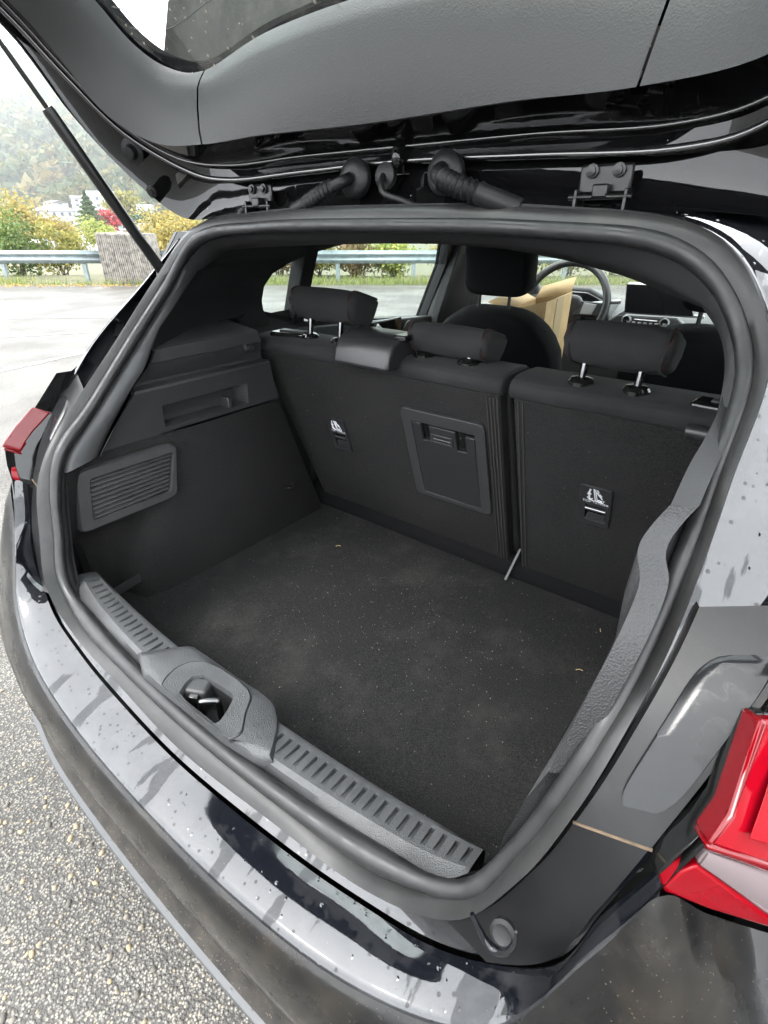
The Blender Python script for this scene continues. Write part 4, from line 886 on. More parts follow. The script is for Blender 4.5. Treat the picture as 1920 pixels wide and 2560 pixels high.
# ---------------------------------------------------------------- headliner
Hp = [PY(*p, y) for *p, y in [(497, 676, .41), (535, 640, .425), (571, 626, .44), (647, 619, .45), (800, 612, .45), (960, 609, .45), (1100, 610, .45), (1260, 622, .45), (1420, 652, .45), (1560, 690, .44), (1640, 722, .43), (1700, 748, .42), (1756, 769, .405)]]
topI = hI_[hI_[:, 2] > 1.30]; topI = np.vstack([mir(topI), topI[::-1][1:]])
hr_, ti = resample(Hp, 60), resample(topI, 60)
hl = grid('headliner', [ti + [0, .004, 0], ti * .5 + hr_ * .5 + [0, -.003, -.002], hr_, hr_ + [0, .012, .004], resample([(-.50, .52, 1.345), (-.3, .56, 1.372), (0, .57, 1.38), (.3, .56, 1.372), (.50, .52, 1.345)], 60), resample([(-.545, .9, 1.36), (-.3, .9, 1.395), (0, .9, 1.40), (.3, .9, 1.395), (.545, .9, 1.36)], 60), resample([(-.55, 1.95, 1.365), (0, 1.95, 1.40), (.55, 1.95, 1.365)], 60)], 'trim_pillar', car, sharp=60)

# ---------------------------------------------------------------- rear seats
s_o = np.array([0, .795, .61]); s_t = np.array([0, -.171, .496]); s_t /= np.linalg.norm(s_t); s_n = np.array([0, -s_t[2], s_t[1]])      # up along the back; out towards the boot
SP = lambda x, u, o=0.: s_o + np.array([x, 0, 0]) + s_t * u + s_n * o
def slab(name, xl0, xl1, xr0, xr1, prof, mat, parent, bev=.006, **k):
    """closed profile (u, o) swept from left to right; edges may lean"""
    um = max(p[0] for p in prof); L_ = [SP(xl0 + (xl1 - xl0) * p[0] / .55, *p) for p in prof]; R_ = [SP(xr0 + (xr1 - xr0) * p[0] / .55, *p) for p in prof]
    nx = 14; rows = [[l + (r - l) * t for l, r in zip(L_, R_)] for t in np.linspace(0, 1, nx)]; n = len(prof)
    V = [p for r in rows for p in r]; F = [(i * n + j, i * n + (j + 1) % n, (i + 1) * n + (j + 1) % n, (i + 1) * n + j) for i in range(nx - 1) for j in range(n)]
    F += [tuple(range(n)), tuple((nx - 1) * n + j for j in range(n))[::-1]]
    return make(name, V, F, mat, parent, bevel=bev, seg=3, sharp=35, **k)
carp = [(0, 0), (.26, .0), (.521, 0), (.521, -.03), (.26, -.03), (0, -.03)]
pad = [(.519, .001), (.533, .006), (.546, .004), (.554, -.006), (.553, -.03), (.540, -.07), (.523, -.11), (.50, -.128), (.3, -.14), (.0, -.14), (.0, -.031), (.519, -.031)]
def top_tether(parent, xl, xr, u0, u1, text=True):
    out = rounded([SP(xl, u0, .001), SP(xr, u0, .001), SP(xr, u1, .001), SP(xl, u1, .001)], .08, 4); w = xr - xl; h = u1 - u0
    hole = [SP(xl + w * .2, u0 + h * .13, .001), SP(xr - w * .14, u0 + h * .13, .001), SP(xr - w * .14, u0 + h * .54, .001), SP(xl + w * .2, u0 + h * .54, .001)]
    prism('tether_plate', out, s_n * .004, 'trim_smooth', parent, bevel=.0006, holes=[hole], sharp=30)
    hb = [SP(xl + w * .2, u0 + h * .13, .0006), SP(xr - w * .14, u0 + h * .13, .0006), SP(xr - w * .14, u0 + h * .30, .004), SP(xl + w * .2, u0 + h * .33, .004)]
    make('tether_pit', [SP(xl + w * .2, u0 + h * .13, .0008), SP(xr - w * .14, u0 + h * .13, .0008), SP(xr - w * .14, u0 + h * .54, .0008), SP(xl + w * .2, u0 + h * .54, .0008)], [(0, 1, 2, 3)], 'gloss_black', parent)
    prism('tether_ramp', [SP(xl + w * .22, u0 + h * .135, .001), SP(xr - w * .16, u0 + h * .135, .001), SP(xr - w * .16, u0 + h * .31, .0015), SP(xl + w * .30, u0 + h * .31, .0015)], s_n * .002, 'lining', parent, bevel=.0005)
    tube('tether_bar', [SP(xl + w * .21, u0 + h * .42, .004), SP(xr - w * .15, u0 + h * .42, .004)], .0036, 'steel', parent, seg=10)
    # child seat and anchor mark
    def strip(pts, wd=.0010):
        P = [SP(xl + w * (.5 + a * .5), u0 + h * (.80 + b * .17), .0055) for a, b in pts]
        return tube_vf(P, wd, 4)
    parts = [strip([(-.28, .75), (-.42, .35), (-.42, -.35), (-.25, -.75), (-.02, -.85)]), strip([(-.5, .05), (-.25, .1)]), strip([(-.36, .8), (-.34, -.75)]), strip([(-.5, -.45), (-.35, -.8), (-.15, -.5)]),
             strip([(-.12, .9), (.02, -.75), (.5, -.85), (.55, -.5)], .0012), strip([(-.02, .85), (.12, -.55), (.45, -.6)], .0011), strip([(.05, .5), (.3, .0), (.45, -.35)], .0011), strip([(.1, .85), (.2, .5)], .0014), strip([(.25, .35), (.4, .05)], .0010)]
    V, F = join_vf(parts); make('seat_symbol', V, F, 'white_ink', parent)
    cu = bpy.data.curves.new('t', 'FONT'); cu.body = 'TOP TETHER'; cu.size = 1; cu.align_x = 'CENTER'; to = bpy.data.objects.new('t', cu); COL.objects.link(to); bpy.context.view_layer.update()
    me = bpy.data.meshes.new_from_object(to.evaluated_get(bpy.context.evaluated_depsgraph_get())); bpy.data.objects.remove(to)
    wd = max(v.co.x for v in me.vertices) - min(v.co.x for v in me.vertices); s = w * .82 / wd
    for v_ in me.vertices:
        p_ = SP(xl + w * .52 + v_.co.x * s, u0 + h * .595 + v_.co.y * s * .85, .0052); v_.co = p_
    me.materials.clear(); me.materials.append(MATS['white_ink']); o = bpy.data.objects.new('lettering', me); COL.objects.link(o); o.parent = parent
def seam_lines(parent, x, n, d):
    for k in range(n):
        xx = x + d * k; tube('piping', [SP(xx, 0.01, .001), SP(xx, .26, .0015), SP(xx, .515, .001)], .0018, 'piping', parent, seg=5)
lseat = slab('rear_seat_back', -.516, -.57, .112, .112, carp, 'carpet', car, .004); lseat['label'] = 'wide left rear seat back with a plastic load hatch'
rseat = slab('rear_seat_back', .146, .140, .515, .57, carp, 'carpet', car, .004); rseat['label'] = 'narrow right rear seat back with a tether label'
slab('seat_pad', -.515, -.568, .122, .120, pad, 'fabric', lseat, .008); slab('seat_pad', .138, .132, .515, .568, pad, 'fabric', rseat, .008)
seam_lines(lseat, .085, 4, .0075); seam_lines(rseat, .150, 2, .009)
top_tether(lseat, -.392, -.330, .256, .356); top_tether(rseat, .276, .337, .259, .361)
# load hatch
hx0, hx1, hu0, hu1 = -.132, .078, .190, .447
fo = [SP(*p, .001) for p in rounded([(hx0, hu1, 0), (hx1, hu1, 0), (hx1, hu0, 0), (hx0, hu0, 0)], .07, 5)[:, :2]]; fi_ = [SP(*p, .001) for p in [(hx0 + .026, hu1 - .030), (hx1 - .024, hu1 - .030), (hx1 - .026, hu0 + .012), (hx0 + .026, hu0 + .012)]]
prism('hatch_frame', fo, s_n * .007, 'trim_fine', lseat, bevel=.0025, holes=[fi_], sharp=30)
dx0, dx1, du0, du1 = hx0 + .028, hx1 - .026, hu0 + .015, hu1 - .033
notch = [(dx0, du1), (dx0 + .022, du1), (dx0 + .022, du1 - .045), (dx0 + .044, du1 - .045), (dx0 + .044, du1 - .002), (dx1 - .046, du1 - .002), (dx1 - .046, du1 - .052), (dx1 - .022, du1 - .052), (dx1 - .022, du1 - .008), (dx1, du1 - .008), (dx1, du0), (dx0, du0)]
make('hatch_pit', [SP(hx0 + .026, hu1 - .03, .0008), SP(hx1 - .024, hu1 - .03, .0008), SP(hx1 - .026, hu0 + .012, .0008), SP(hx0 + .026, hu0 + .012, .0008)], [(0, 1, 2, 3)], 'gloss_black', lseat)
prism('hatch_door', [SP(*p, .001) for p in notch], s_n * .0065, 'trim_smooth', lseat, bevel=.0012, sharp=30)
lx = (dx0 + dx1) / 2 - .002
prism('hatch_latch', [SP(*p, .007) for p in [(lx - .030, du1 - .020), (lx + .026, du1 - .020), (lx + .026, du1 - .044), (lx - .030, du1 - .044)]], s_n * .003, 'trim_fine', lseat, bevel=.001, holes=[[SP(*p, .007) for p in [(lx - .024, du1 - .026), (lx + .020, du1 - .026), (lx + .020, du1 - .040), (lx - .024, du1 - .040)]]])
tube('hatch_bar', [SP(lx - .024, du1 - .033, .008), SP(lx + .02, du1 - .033, .008)], .0018, 'trim_smooth', lseat, seg=6)
# hinge strap in the gap
p0_, p1_ = PZ(1262, 1450, .613), SP(.132, .07, -.02); prism('hinge_bar', [p0_ + [-.003, 0, 0], p0_ + [.004, 0, 0], p1_ + [.004, 0, 0], p1_ + [-.002, 0, 0]], (0, .004, .002), 'lip_grey', car, bevel=.0008)
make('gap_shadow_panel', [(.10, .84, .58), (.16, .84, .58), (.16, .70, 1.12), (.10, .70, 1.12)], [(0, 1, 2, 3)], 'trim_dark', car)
# belt cover, release handles, latch
bcv = [(y, z) for y, z in [(.572, 1.120), (.578, 1.150), (.592, 1.172), (.62, 1.184), (.66, 1.186), (.71, 1.178), (.72, 1.12)]]
prism('belt_cover', [(-.262, y, z) for y, z in bcv], (.150, 0, 0), 'trim_smooth', car, bevel=.008, seg=3)
box('belt_slot', (-.115, .64, 1.181), (.03, .05, .012), 'gloss_black', car, bevel=.003)
hd = box('release_handle', (-.475, .665, 1.142), (.115, .05, .016), 'gloss_black', car, rot=(0, 0, .15), bevel=.006, seg=3)
box('handle_inlay', (-.47, .662, 1.152), (.075, .022, .006), 'lining', hd, rot=(0, 0, .15), bevel=.002)
hd = box('release_handle', (.475, .655, 1.138), (.10, .05, .018), 'gloss_black', car, rot=(0, 0, -.1), bevel=.006, seg=3)
box('handle_inlay', (.48, .65, 1.149), (.06, .02, .005), 'lining', hd, rot=(0, 0, -.1), bevel=.002)
cl_ = PY(1752, 1084, .60); lathe('latch_pin', [(.011, -.02), (.011, .03), (.009, .032)], cl_, (1, 0, 0), 'trim_smooth', car, seg=14)

# ---------------------------------------------------------------- headrests
def headrest(label, c, half, posts, post_z, mat='fabric', lean=-.30, ex=.28, stitch=True, parent=None, guides=True):
    R = Euler((lean, 0, 0)).to_matrix()
    def shape(p):
        q = p.copy(); q[0] *= 1 - .06 * max(0, -p[2]); q[1] += .25 * (p[2] * p[2] - .4) - (0.18 * (1 - abs(p[2])) if p[1] < 0 else 0) * .3; q[2] *= 1 - .10 * p[0] * p[0]; q[1] *= 1 - .25 * max(0, -p[2]); return q
    V, F = pillow_vf((0, 0, 0), half, ex, 36, 20, R, shape); V = [np.asarray(v) + np.asarray(c) for v in V]
    o = make('headrest', V, F, mat, car, sharp=75, dbl=True); o['label'] = label
    if stitch:
        for s in (-1, 1):
            P = []
            for t in np.linspace(math.pi * .35, math.pi * 1.65, 26):
                q = shape(np.array([s * .86, math.copysign(abs(math.cos(t)) ** ex, math.cos(t)), math.copysign(abs(math.sin(t)) ** ex, math.sin(t))])) * np.asarray(half) * [1, 1.0, 1.0]; P.append(np.asarray(R @ Vector(q)) * 1.0 + np.asarray(c))
            tube('seam', P, .0022, mat, o, seg=5)
            V, F = join_vf([tube_vf([P[i] + (P[i] - np.asarray(c)) * .012 + [s * .004, 0, 0], P[i] + (P[i + 1] - P[i]) * .55 + (P[i] - np.asarray(c)) * .012 + [s * .004, 0, 0]], .0006, 4) for i in range(4, 18)]); make('stitching', V, F, 'thread_red', o)
    for x, y in posts:
        top = np.array([x, y + .01, c[2]]); tube('post', [(x, y, post_z - .05), (x, y, post_z), top], .0065, 'chrome', o, seg=10)
        if guides:
            V, F = lathe_vf([(.022, -.01), (.022, .006), (.018, .011), (.009, .013)], (x, y, post_z + .004), (0, 0, 1), 18); make('post_guide', [np.array(v) * 1 for v in V], F, 'gloss_black', o)
    return o
headrest('left rear headrest raised on two chrome posts', (-.366, .695, 1.214), (.104, .05, .036), [(-.418, .665), (-.322, .665)], 1.136)
headrest('middle rear headrest pushed fully down', (-.028, .695, 1.172), (.095, .05, .031), [(-.085, .662), (.022, .66)], 1.136)
headrest('right rear headrest raised on two chrome posts', (.298, .68, 1.204), (.088, .05, .036), [(.248, .655), (.340, .655)], 1.136)
# ---------------------------------------------------------------- front seats
def front_seat(label, x):
    o = empty('front_seat', (0, 0, 0), car)
    def shape(p):
        q = p.copy(); q[0] *= 1 - .38 * max(0, p[2]) ** 3; return q
    R = Euler((.22, 0, 0)).to_matrix()
    pillow('backrest', (x, 1.52, .87), (.25, .075, .27), 'fabric_dark', o, ex=.42, R=R, shape=shape)
    pillow('seat_cushion', (x, 1.80, .52), (.25, .27, .11), 'fabric_dark', o, ex=.35)
    box('seat_base', (x, 1.8, .34), (.42, .5, .2), 'trim_dark', o, bevel=.02)
    h = pillow('head_cushion', (x + .005, 1.475, 1.268), (.118, .05, .095), 'fabric_dark', o, ex=.38, R=Euler((.1, 0, 0)).to_matrix())
    for s in (-.055, .055): tube('post', [(x + s, 1.46, 1.08), (x + s, 1.465, 1.22)], .006, 'steel_black', o, seg=8)
    for s in (-1, 1): tube('seam', spline([(x + s * .19, 1.475, 1.08), (x + s * .21, 1.50, .95), (x + s * .215, 1.53, .75)], 5), .003, 'piping', o, seg=5)
front_seat('driver', -.335); front_seat('passenger', .345)
# ---------------------------------------------------------------- door cards and pillars
dc = prism('rear_door_card', [(-.735, .62, .35), (-.735, 1.66, .35), (-.69, 1.66, 1.055), (-.69, .66, 1.125), (-.70, .62, .9)], (-.03, 0, 0), 'dash', car, bevel=.006)
box('armrest', (-.70, 1.22, .93), (.07, .5, .05), 'trim_smooth', dc, bevel=.015, seg=3)
a0 = PX(960, 822, -.685); box('handle_recess', (-.683, a0[1], a0[2]), (.01, .20, .062), 'gloss_black', dc, bevel=.004); tube('door_handle', [(-.676, a0[1] - .055, a0[2] + .018), (-.672, a0[1] - .02, a0[2] - .012)], .010, 'silver', dc, seg=8)
a1 = PX(1024, 830, -.685); lathe('speaker', [(.045, 0), (.045, .006), (.036, .008), (.002, .006)], (-.687, a1[1], a1[2]), (1, 0, 0), 'lining', dc, seg=24)
mirror_obj(dc)
dc2 = prism('front_door_card', [(-.735, 1.70, .35), (-.735, 2.7, .35), (-.69, 2.7, 1.0), (-.69, 1.70, 1.045)], (-.03, 0, 0), 'dash', car, bevel=.006); box('armrest', (-.70, 2.1, .90), (.07, .6, .05), 'trim_smooth', dc2, bevel=.015, seg=3); mirror_obj(dc2)
bp_ = prism('centre_pillar', [(-.66, 1.62, .35), (-.66, 1.86, .35), (-.655, 1.86, 1.05), (-.53, 1.80, 1.38), (-.53, 1.60, 1.38), (-.655, 1.63, 1.05)], (-.05, 0, 0), 'trim_pillar', car, bevel=.01)
prism('seat_belt', [(-.63, 1.69, .6), (-.63, 1.735, .6), (-.545, 1.735, 1.30), (-.545, 1.69, 1.30)], (.003, 0, 0), 'trim_dark', bp_, bevel=0); mirror_obj(bp_)
grid('cabin_floor', [[(x, y, .36) for x in (-.74, 0, .74)] for y in (.84, 1.8, 2.8)], 'carpet', car)
box('rear_bench', (0, .98, .55), (1.2, .42, .22), 'fabric_dark', car, bevel=.04, seg=3)
# ---------------------------------------------------------------- dashboard
dp = [(2.30, .45), (2.28, .70), (2.25, .92), (2.26, .99), (2.34, 1.03), (2.5, 1.065), (2.78, 1.03), (2.82, .45)]
dash = grid('dashboard', [[(x, y + .05 * (x / .7) ** 2, z) for y, z in dp] for x in np.linspace(-.70, .70, 15)], 'dash', car, sharp=40)
sa, sb, sc2, sd2 = PY(1566, 708, 2.22), PY(1720, 716, 2.22), PY(1735, 792, 2.22), PY(1560, 782, 2.22)
prism('touch_screen', rounded([sa, sb, sc2, sd2], .06, 4), (0, .025, .004), 'screen', dash, bevel=.003)
ka, kb = PY(1566, 801, 2.215), PY(1661, 809, 2.215)
prism('control_panel', [PY(*p, 2.225) for p in [(1515, 805), (1545, 788), (1690, 796), (1712, 815), (1690, 826), (1545, 818)]], (0, .05, 0), 'dash', dash, bevel=.004)
prism('trim_strip', [PY(*p, 2.232) for p in [(1520, 800), (1560, 776), (1760, 790), (1760, 797), (1565, 784), (1530, 803)]], (0, .02, 0), 'silver', dash, bevel=.002)
for kx in (ka, kb):
    k_ = lathe('knob', [(.019, .0), (.019, .016), (.016, .02)], kx + [0, .01, 0], (0, -1, .2), 'silver', dash, seg=24); lathe('knob_face', [(.014, 0), (.014, .023), (.001, .024)], kx + [0, .01, 0], (0, -1, .2), 'gloss_black', dash, seg=20)
for t in np.linspace(.2, .8, 5): q_ = ka + (kb - ka) * t; box('button', q_ + [0, .004, -.006], (.014, .012, .006), 'silver', dash, bevel=.001)
tube('button_bar', [ka + (kb - ka) * .2 + [0, .005, .006], ka + (kb - ka) * .8 + [0, .005, .006]], .003, 'silver', dash, seg=6)
prism('instrument_hood', [(-.52, 2.28, 1.02), (-.50, 2.28, 1.10), (-.42, 2.28, 1.135), (-.28, 2.28, 1.135), (-.20, 2.28, 1.10), (-.17, 2.28, 1.0)], (0, .22, -.03), 'dash', dash, bevel=.012, seg=3)
prism('instrument_cluster', [(-.49, 2.275, 1.02), (-.475, 2.275, 1.095), (-.41, 2.275, 1.118), (-.29, 2.275, 1.118), (-.22, 2.275, 1.09), (-.20, 2.275, 1.01)], (0, .012, 0), 'screen', dash, bevel=.004)
box('glovebox', (.42, 2.27, .92), (.5, .06, .16), 'trim_fine', dash, bevel=.012, seg=3)
grid('passenger_shelf', [[(.12, 2.22, 1.0), (.40, 2.22, .995), (.68, 2.25, .99)], [(.12, 2.22, .97), (.40, 2.22, .965), (.68, 2.25, .96)]], 'silver', dash, solid=.01)
box('centre_console', (0, 1.9, .52), (.2, .8, .34), 'dash', car, bevel=.03, seg=3)
swc = np.array([-.335, 2.13, 1.075]); swR = Euler((math.radians(-22), 0, 0)).to_matrix()
swp = lambda a, b, c_=0.: np.asarray(swR @ Vector((a, c_, b))) + swc
wheel_ = tube('steering_wheel', [swp(.178 * math.cos(t), .178 * math.sin(t)) for t in np.linspace(0, 2 * math.pi, 48, endpoint=False)], .0165, 'trim_smooth', car, seg=12, closed=True)
pillow('hub', swp(0, -.01, .02), (.075, .025, .06), 'trim_fine', wheel_, ex=.5)
for s in (-1, 1):
    prism('spoke', [swp(s * .05, .025, .0), swp(s * .175, .022, .0), swp(s * .172, -.03, .0), swp(s * .05, -.04, .0)], np.asarray(swR @ Vector((0, .018, 0))), 'trim_smooth', wheel_, bevel=.004)
    prism('spoke_trim', [swp(s * .085, .018, -.004), swp(s * .14, .012, -.004), swp(s * .13, -.03, -.004), swp(s * .08, -.032, -.004)], np.asarray(swR @ Vector((0, .006, 0))), 'silver', wheel_, bevel=.002)
tube('lower_spoke', [swp(0, -.05, .01), swp(0, -.17, .0)], .014, 'silver', wheel_, seg=8)
tube('stalk', [swp(.10, .03, .06), swp(.215, .05, .06)], .009, 'silver', wheel_, seg=8)

# ---------------------------------------------------------------- tailgate, swung up
OS = [(0, .455, 1.411), (.203, .453, 1.407), (.407, .445, 1.396), (.511, .424, 1.397), (.564, .364, 1.462), (.586, .292, 1.548), (.60, .221, 1.654), (.625, .10, 1.76), (.645, -.02, 1.835), (.63, -.16, 1.865), (.57, -.29, 1.89), (.4, -.325, 1.90), (0, -.345, 1.905)]
RL = [(0, .458, 1.464), (.203, .453, 1.459), (.368, .441, 1.454), (.455, .415, 1.470), (.525, .345, 1.525), (.562, .280, 1.60), (.580, .215, 1.672), (.605, .10, 1.775), (.62, -.02, 1.848), (.605, -.15, 1.876), (.55, -.27, 1.90), (.39, -.302, 1.912), (0, -.32, 1.917)]
UL = [(0, .456, 1.481), (.2, .456, 1.481), (.3626, .438, 1.4756), (.456, .397, 1.4888), (.52, .335, 1.54), (.556, .276, 1.612), (.572, .215, 1.68), (.598, .10, 1.782), (.612, -.02, 1.855), (.597, -.145, 1.88), (.545, -.262, 1.905), (.385, -.295, 1.916), (0, -.312, 1.921)]
LB = [(0, .388, 1.498), (.199, .380, 1.500), (.338, .372, 1.498), (.447, .354, 1.506), (.512, .311, 1.548), (.544, .272, 1.617), (.555, .224, 1.674), (.582, .10, 1.775), (.595, -.02, 1.846), (.58, -.14, 1.87), (.53, -.25, 1.893), (.37, -.282, 1.903), (0, -.298, 1.908)]
GE = [(0, .377, 1.608), (.195, .381, 1.602), (.351, .386, 1.580), (.429, .374, 1.591), (.468, .341, 1.621), (.486, .293, 1.674), (.496, .214, 1.743), (.50, .15, 1.80), (.49, .09, 1.845), (.45, .055, 1.872), (.36, .045, 1.882), (.2, .04, 1.886), (0, .038, 1.887)]
NT = 110
def tl(C, n=8):
    h = resample(spline(C, n, True, True), NT); return np.vstack([h, mir(h)[::-1][1:-1]])
def tls(C, n=7):
    h = spline(C, n, True, True); return np.vstack([h, mir(h)[::-1][1:-1]])
lOS, lRL, lUL, lLB, lGE = [tls(C) for C in (OS, RL, UL, LB, GE)]
ctr = np.array([0, .15, 1.70]); tn = np.array([0, .66, .75])       # outward side of the lid
skin_out = lOS + tn * .035
tailgate = grid('tailgate', [lOS + tn * .03, lOS + tn * .006, lOS, lOS + (lRL - lOS) * .12 + tn * .02, lOS + (lRL - lOS) * .6 + tn * .026, lRL, lRL + (lUL - lRL) * .5 + tn * .007, lUL, lUL * .6 + lLB * .4 + tn * .006, lLB + tn * .012], 'paint_inner', car, close_u=True, sharp=40)
tailgate['label'] = 'open tailgate with grey lining seen from below'
tube('frame_ridge', lRL, .0045, 'paint_ridge', tailgate, seg=8, closed=True); tube('frame_ridge', lUL, .0028, 'paint_ridge', tailgate, seg=8, closed=True)
# outer skin
big = lambda s, d: ctr + (lOS - ctr) * s + tn * d
grid('outer_skin', [lOS + tn * .03, big(.97, .07), big(.90, .095), big(.86, .10), lGE * 1.0 + tn * .05], 'paint', tailgate, close_u=True, sharp=60)
gm = spline(GE, 7, True, True)
# glass: rows across from top edge to bottom edge
gl_rows = []
gA = sym(spline(GE[:5], 8, True)); gB = sym(spline(GE[::-1][:5], 8, True))
for t in np.linspace(0, 1, 9): gl_rows.append(resample(gA, 41) * (1 - t) + resample(gB, 41) * t + tn * (.022 + .02 * math.sin(math.pi * t)))
wide = []
for t, r in zip(np.linspace(0, 1, 9), gl_rows):
    r = r.copy(); lim = np.interp(t, [0, .2, .45, .7, .88, 1], [.45, .49, .515, .52, .50, .42]); r[:, 0] *= lim / abs(r[0, 0]); wide.append(r)
gls = grid('rear_window', wide, 'glass_rear', tailgate, sharp=80)
for k in range(11):
    t = .14 + .07 * k; i = t * 8; a = int(i); f = i - a; row = wide[a] * (1 - f) + wide[min(8, a + 1)] * f; tube('heater_wire', row[2:-2] - tn * .002, .0006, 'lining', gls, seg=4)
# lining: middle and two side pieces, cut at the seams
SX = .339; full = {'o': lLB, 'i': lGE}
def lining(name, sel, mat='lining'):
    idx = sel; o_, i_ = lLB[idx], lGE[idx]
    rows = [o_ + tn * .02, o_ + tn * .002, o_ + (i_ - o_) * .06 - tn * .006, o_ + (i_ - o_) * .35 - tn * .010, o_ + (i_ - o_) * .7 - tn * .008, o_ + (i_ - o_) * .95 - tn * .002, i_ + tn * .006, i_ + (i_ - o_) * .02 + tn * .024]
    rows = [np.array(r) for r in rows]
    for r in rows: r[0] += (r[1] - r[0]) * .10; r[-1] += (r[-2] - r[-1]) * .10
    return grid(name, rows, mat, tailgate, sharp=45)
n_half = len(spline(OS, 7, True, True)); N_ = len(lOS)
ks = int(np.argmin(np.abs(spline(LB, 7, True, True)[:22, 0] - SX)))
kl = int(n_half * .66)
lining('upper_lining', [(i % N_) for i in range(-ks, ks + 1)])
for rng_ in ([i for i in range(ks, kl + 1)], [(-i) % N_ for i in range(ks, kl + 1)]):
    o = lining('side_lining', rng_)
    o.location = (0, -.0006, .0)
lining('lower_lining', [i for i in range(kl, N_ - kl + 1)])
# spoiler beyond the glass with its brake lamp
sp_rows = []
for y, z, hw in ((.50, 1.46, .54), (.498, 1.56, .55), (.49, 1.66, .515), (.475, 1.755, .465), (.462, 1.757, .463), (.455, 1.66, .505), (.452, 1.60, .52), (.45, 1.50, .50)):
    sp_rows.append([(x * hw, y - .03 * abs(x) ** 6, z - .05 * abs(x) ** 8) for x in np.linspace(-1, 1, 31)])
spo = grid('spoiler', sp_rows, 'spoiler_dirty', tailgate, sharp=40, close_v=True)
box('brake_lamp', (-.02, .447, 1.695), (.24, .012, .022), 'lamp_red', spo, bevel=.004)
# centre crease fold
tube('centre_fold', spline([(0, .462, 1.452), (0, .449, 1.462), (0, .448, 1.478), (0, .452, 1.488)], 4), [.004, .006, .008, .009, .009, .009, .009, .008, .007, .006, .005, .004, .003], 'paint_inner', tailgate, seg=8)
# hinges
for s in (-1, 1):
    x = s * .298; y0, z0 = .452, 1.425
    hg = box('hinge', (x, y0 - .004, 1.430), (.060, .007, .030), 'steel_black', tailgate, bevel=.003)
    for d in (-.015, .015): lathe('bolt', [(.0075, 0), (.0075, .003), (.005, .0035), (.005, .007), (.001, .0075)], (x + d, y0 - .008, 1.438), (0, -1, 0), 'steel_black', hg, seg=12)
    tube('hinge_pin', [(x - .036, y0 - .016, 1.412), (x + .036, y0 - .016, 1.412)], .003, 'steel_black', hg, seg=8)
    box('hinge_knuckle', (x, y0 - .014, 1.418), (.018, .012, .014), 'steel_black', hg, bevel=.002)
    for d in (-.030, .027): prism('hinge_arm', [(x + d, y0 - .018, 1.420), (x + d, y0 + .0, 1.420), (x + d, y0 + .02, 1.388), (x + d, y0 - .02, 1.388)], (.004, 0, 0), 'steel_black', hg, bevel=.001)
# cable boots
def boot(x, pts, r):
    p = np.array([x, .443, 1.445]); g_ = lathe('cable_boot', [(.026, -.006), (.026, .0), (.024, .002), (.027, .005), (.024, .009), (.014, .011)], p, (0, -1, .1), 'rubber_dark', tailgate, seg=24, sharp=50)
    P = spline(pts, 10); n = len(P); rr = np.array([r * (1.0 + (.40 * (k % 2) if .35 < k / n < .72 else (.25 if k / n >= .72 else 0))) for k in range(n)])
    tube('cable_sleeve', P, rr, 'rubber_dark', g_, seg=12, sharp=45)
boot(-.075, [(-.075, .432, 1.445), (-.082, .415, 1.438), (-.112, .408, 1.427), (-.150, .412, 1.414), (-.185, .42, 1.405)], .0085)
boot(.085, [(.085, .432, 1.448), (.092, .412, 1.44), (.125, .40, 1.428), (.165, .402, 1.416), (.21, .415, 1.400)], .0105)
wp = lathe('washer_grommet', [(.017, -.004), (.017, .004), (.009, .007)], (-.018, .444, 1.446), (0, -1, .1), 'rubber_dark', tailgate, seg=18)
tube('washer_hose', spline([(-.018, .438, 1.446), (-.012, .425, 1.435), (.0, .418, 1.422), (.03, .42, 1.413), (.05, .428, 1.405)], 6), .0045, 'rubber_dark', wp, seg=8)
# buffers and clip on the left and right arms
for s in (-1, 1):
    p = PX(333, 377, -.535) * [-s, 1, 1]; b_ = lathe('stop_buffer', [(.021, 0), (.021, .004), (.013, .006), (.010, .016), (.004, .017)], p, (-s * .35, -.8, -.3), 'rubber_dark', tailgate, seg=20, sharp=50)
    p = PX(381, 478, -.515) * [-s, 1, 1]; lathe('lid_bolt', [(.010, 0), (.010, .004), (.006, .005), (.006, .008)], p, (-s * .3, -.8, -.3), 'steel_black', tailgate, seg=10)
    p = PX(362, 312, -.502) * [-s, 1, 1]; q_ = lathe('clip_cover', [(.013, 0), (.013, .0012), (.012, .002)], p, (-s * .45, -.8, -.2), 'lining', tailgate, seg=20); lathe('clip_hole', [(.0062, 0), (.0062, .0026)], p + [.002, 0, 0], (-s * .45, -.8, -.2), 'gloss_black', q_, seg=14)
# ---------------------------------------------------------------- gas struts
for s in (-1, 1):
    a = PX(412, 688, -.555) * [-s, 1, 1]; b = PX(124, 280, -.565) * [-s, 1, 1]; d = (b - a) / np.linalg.norm(b - a); e_ = b + d * .30
    st_ = tube('gas_strut', [a - d * .01, a, b, b + d * .006], [.008, .0105, .0105, .009], 'steel_black', car, seg=14); tube('rod', [b, e_], .004, 'steel_black', st_, seg=8)
    lathe('ball_joint', [(.012, -.012), (.013, 0), (.012, .012)], a, (1, 0, 0), 'steel_black', st_, seg=12)

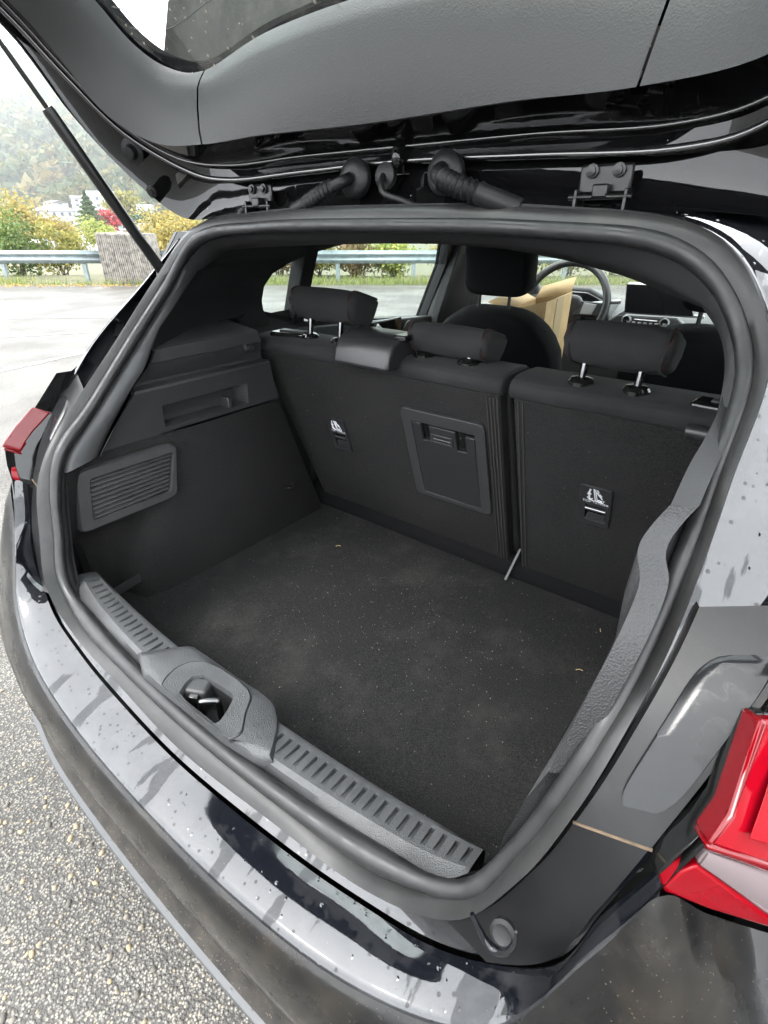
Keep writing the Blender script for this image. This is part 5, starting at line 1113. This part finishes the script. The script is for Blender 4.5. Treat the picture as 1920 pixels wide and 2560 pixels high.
# ================================================================== THINGS IN THE CAR
bx = empty('cardboard_box', (-.36, 1.9, .62)); tag(bx, 'open cardboard box with shiny tape behind the steering wheel', 'box'); ob = np.array(bx.location)
c0 = PY(1364, 756, 1.70); e1 = PY(1429, 727, 1.98); zt = c0[2]; c0 = np.array([c0[0], 1.70, zt]); e1[2] = zt + .012
lft = np.array([c0[0] - .13, 1.66, zt - .03]); bk = e1 + (lft - c0)
def wall(nm, a, b, h, mat='cardboard', th=.004):
    dd = np.cross(b - a, (0, 0, 1)); dd /= np.linalg.norm(dd)
    return prism(nm, [a - ob, b - ob, b - ob - [0, 0, h], a - ob - [0, 0, h]], dd * th, mat, bx, bevel=.0006)
wall('side_panel', c0, e1, .48); wall('front_panel', lft, c0, .48); wall('side_panel', lft, bk, .48); wall('back_panel', bk, e1, .48)
m0, m1 = c0 + (e1 - c0) * .38, c0 + (e1 - c0) * .66; dd = np.cross(e1 - c0, (0, 0, 1)); dd /= np.linalg.norm(dd)
if dd[0] < 0: dd = -dd
prism('tape', [m0 + dd * .005 - ob, m1 + dd * .005 - ob, m1 + dd * .005 - ob - [0, 0, .47], m0 + dd * .005 - ob - [0, 0, .47]], dd * .001, 'tape', bx, bevel=0)
make('flap', [bk - ob, e1 - ob, e1 - ob + [-.01, .06, .05], bk - ob + [0, .06, .04]], [(0, 1, 2, 3)], 'cardboard', bx, solid=.004)
make('flap', [lft - ob, bk - ob, bk - ob + [-.08, 0, .03], lft - ob + [-.08, 0, .02]], [(0, 1, 2, 3)], 'cardboard', bx, solid=.004)
make('box_bottom', [c0 - ob - [0, 0, .478], e1 - ob - [0, 0, .478], bk - ob - [0, 0, .478], lft - ob - [0, 0, .478]], [(0, 1, 2, 3)], 'cardboard', bx, solid=.003)
# grit and straw on the boot carpet
V0, F0 = ico(1); Vs = []; Fs = []; k = 0
def grain(c, r):
    global k
    Vs.append(V0 * r * (1 + .3 * np.random.randn(len(V0), 1)) + c); Fs.append(F0 + k * len(V0)); k += 1
for _ in range(2600):
    if np.random.rand() < .5: x, y = np.random.normal((.02, .45), (.16, .13))
    else: x, y = np.random.uniform(-.48, .46), np.random.uniform(.06, .78)
    if abs(x) < .47 and .05 < y < .785: grain((x, y, .613), .00025 + .0008 * np.random.rand() ** 6)
for _ in range(70):
    x, u = np.random.uniform(-.5, .5), np.random.uniform(.02, .5)
    if abs(x - .125) > .04: grain(SP(x, u, .002), .0004 + .0005 * np.random.rand())
tag(from_np('carpet_grit', np.vstack(Vs), np.vstack(Fs), 'grit'), 'fine pale grit scattered over the boot carpet', 'grit', kind='stuff')
for i, (px, py, lab) in enumerate([(1612, 1420, None), (1500, 1575, 'pale straw on the carpet near the right rear seat'), (1447, 1675, 'short pale straw on the carpet near the right wall'), (1255, 1420, 'curled yellow straw at the foot of the seat gap'), (845, 1365, 'tiny straw on the carpet near the left wheel arch')]):
    if lab is None: continue
    c_ = PZ(px, py, .615); a = np.random.uniform(0, 3); d = np.array([math.cos(a), math.sin(a), 0]) * .006
    o = tube('straw', spline([c_ - d, c_ + [0, 0, .002], c_ + d + [.002, 0, 0]], 4), .0008, 'straw', seg=5); tag(o, lab, 'straw', 'straws on the boot carpet')

# ================================================================== AIR
hz = bpy.data.materials.new('haze'); hz.use_nodes = True; t = hz.node_tree; t.nodes.remove(t.nodes['Principled BSDF'])
pv = t.nodes.new('ShaderNodeVolumePrincipled'); pv.inputs['Color'].default_value = (.93, .95, .97, 1); pv.inputs['Density'].default_value = .00042; pv.inputs['Anisotropy'].default_value = .2
t.links.new(pv.outputs[0], t.nodes['Material Output'].inputs['Volume'])
o = box('haze', (-300, 300, 190), (3800, 3400, 440), None, bevel=0); o.data.materials.append(hz); o['kind'] = 'stuff'; o['label'] = 'thin grey mist over the valley and hillside'; o['category'] = 'haze'
o.visible_shadow = True
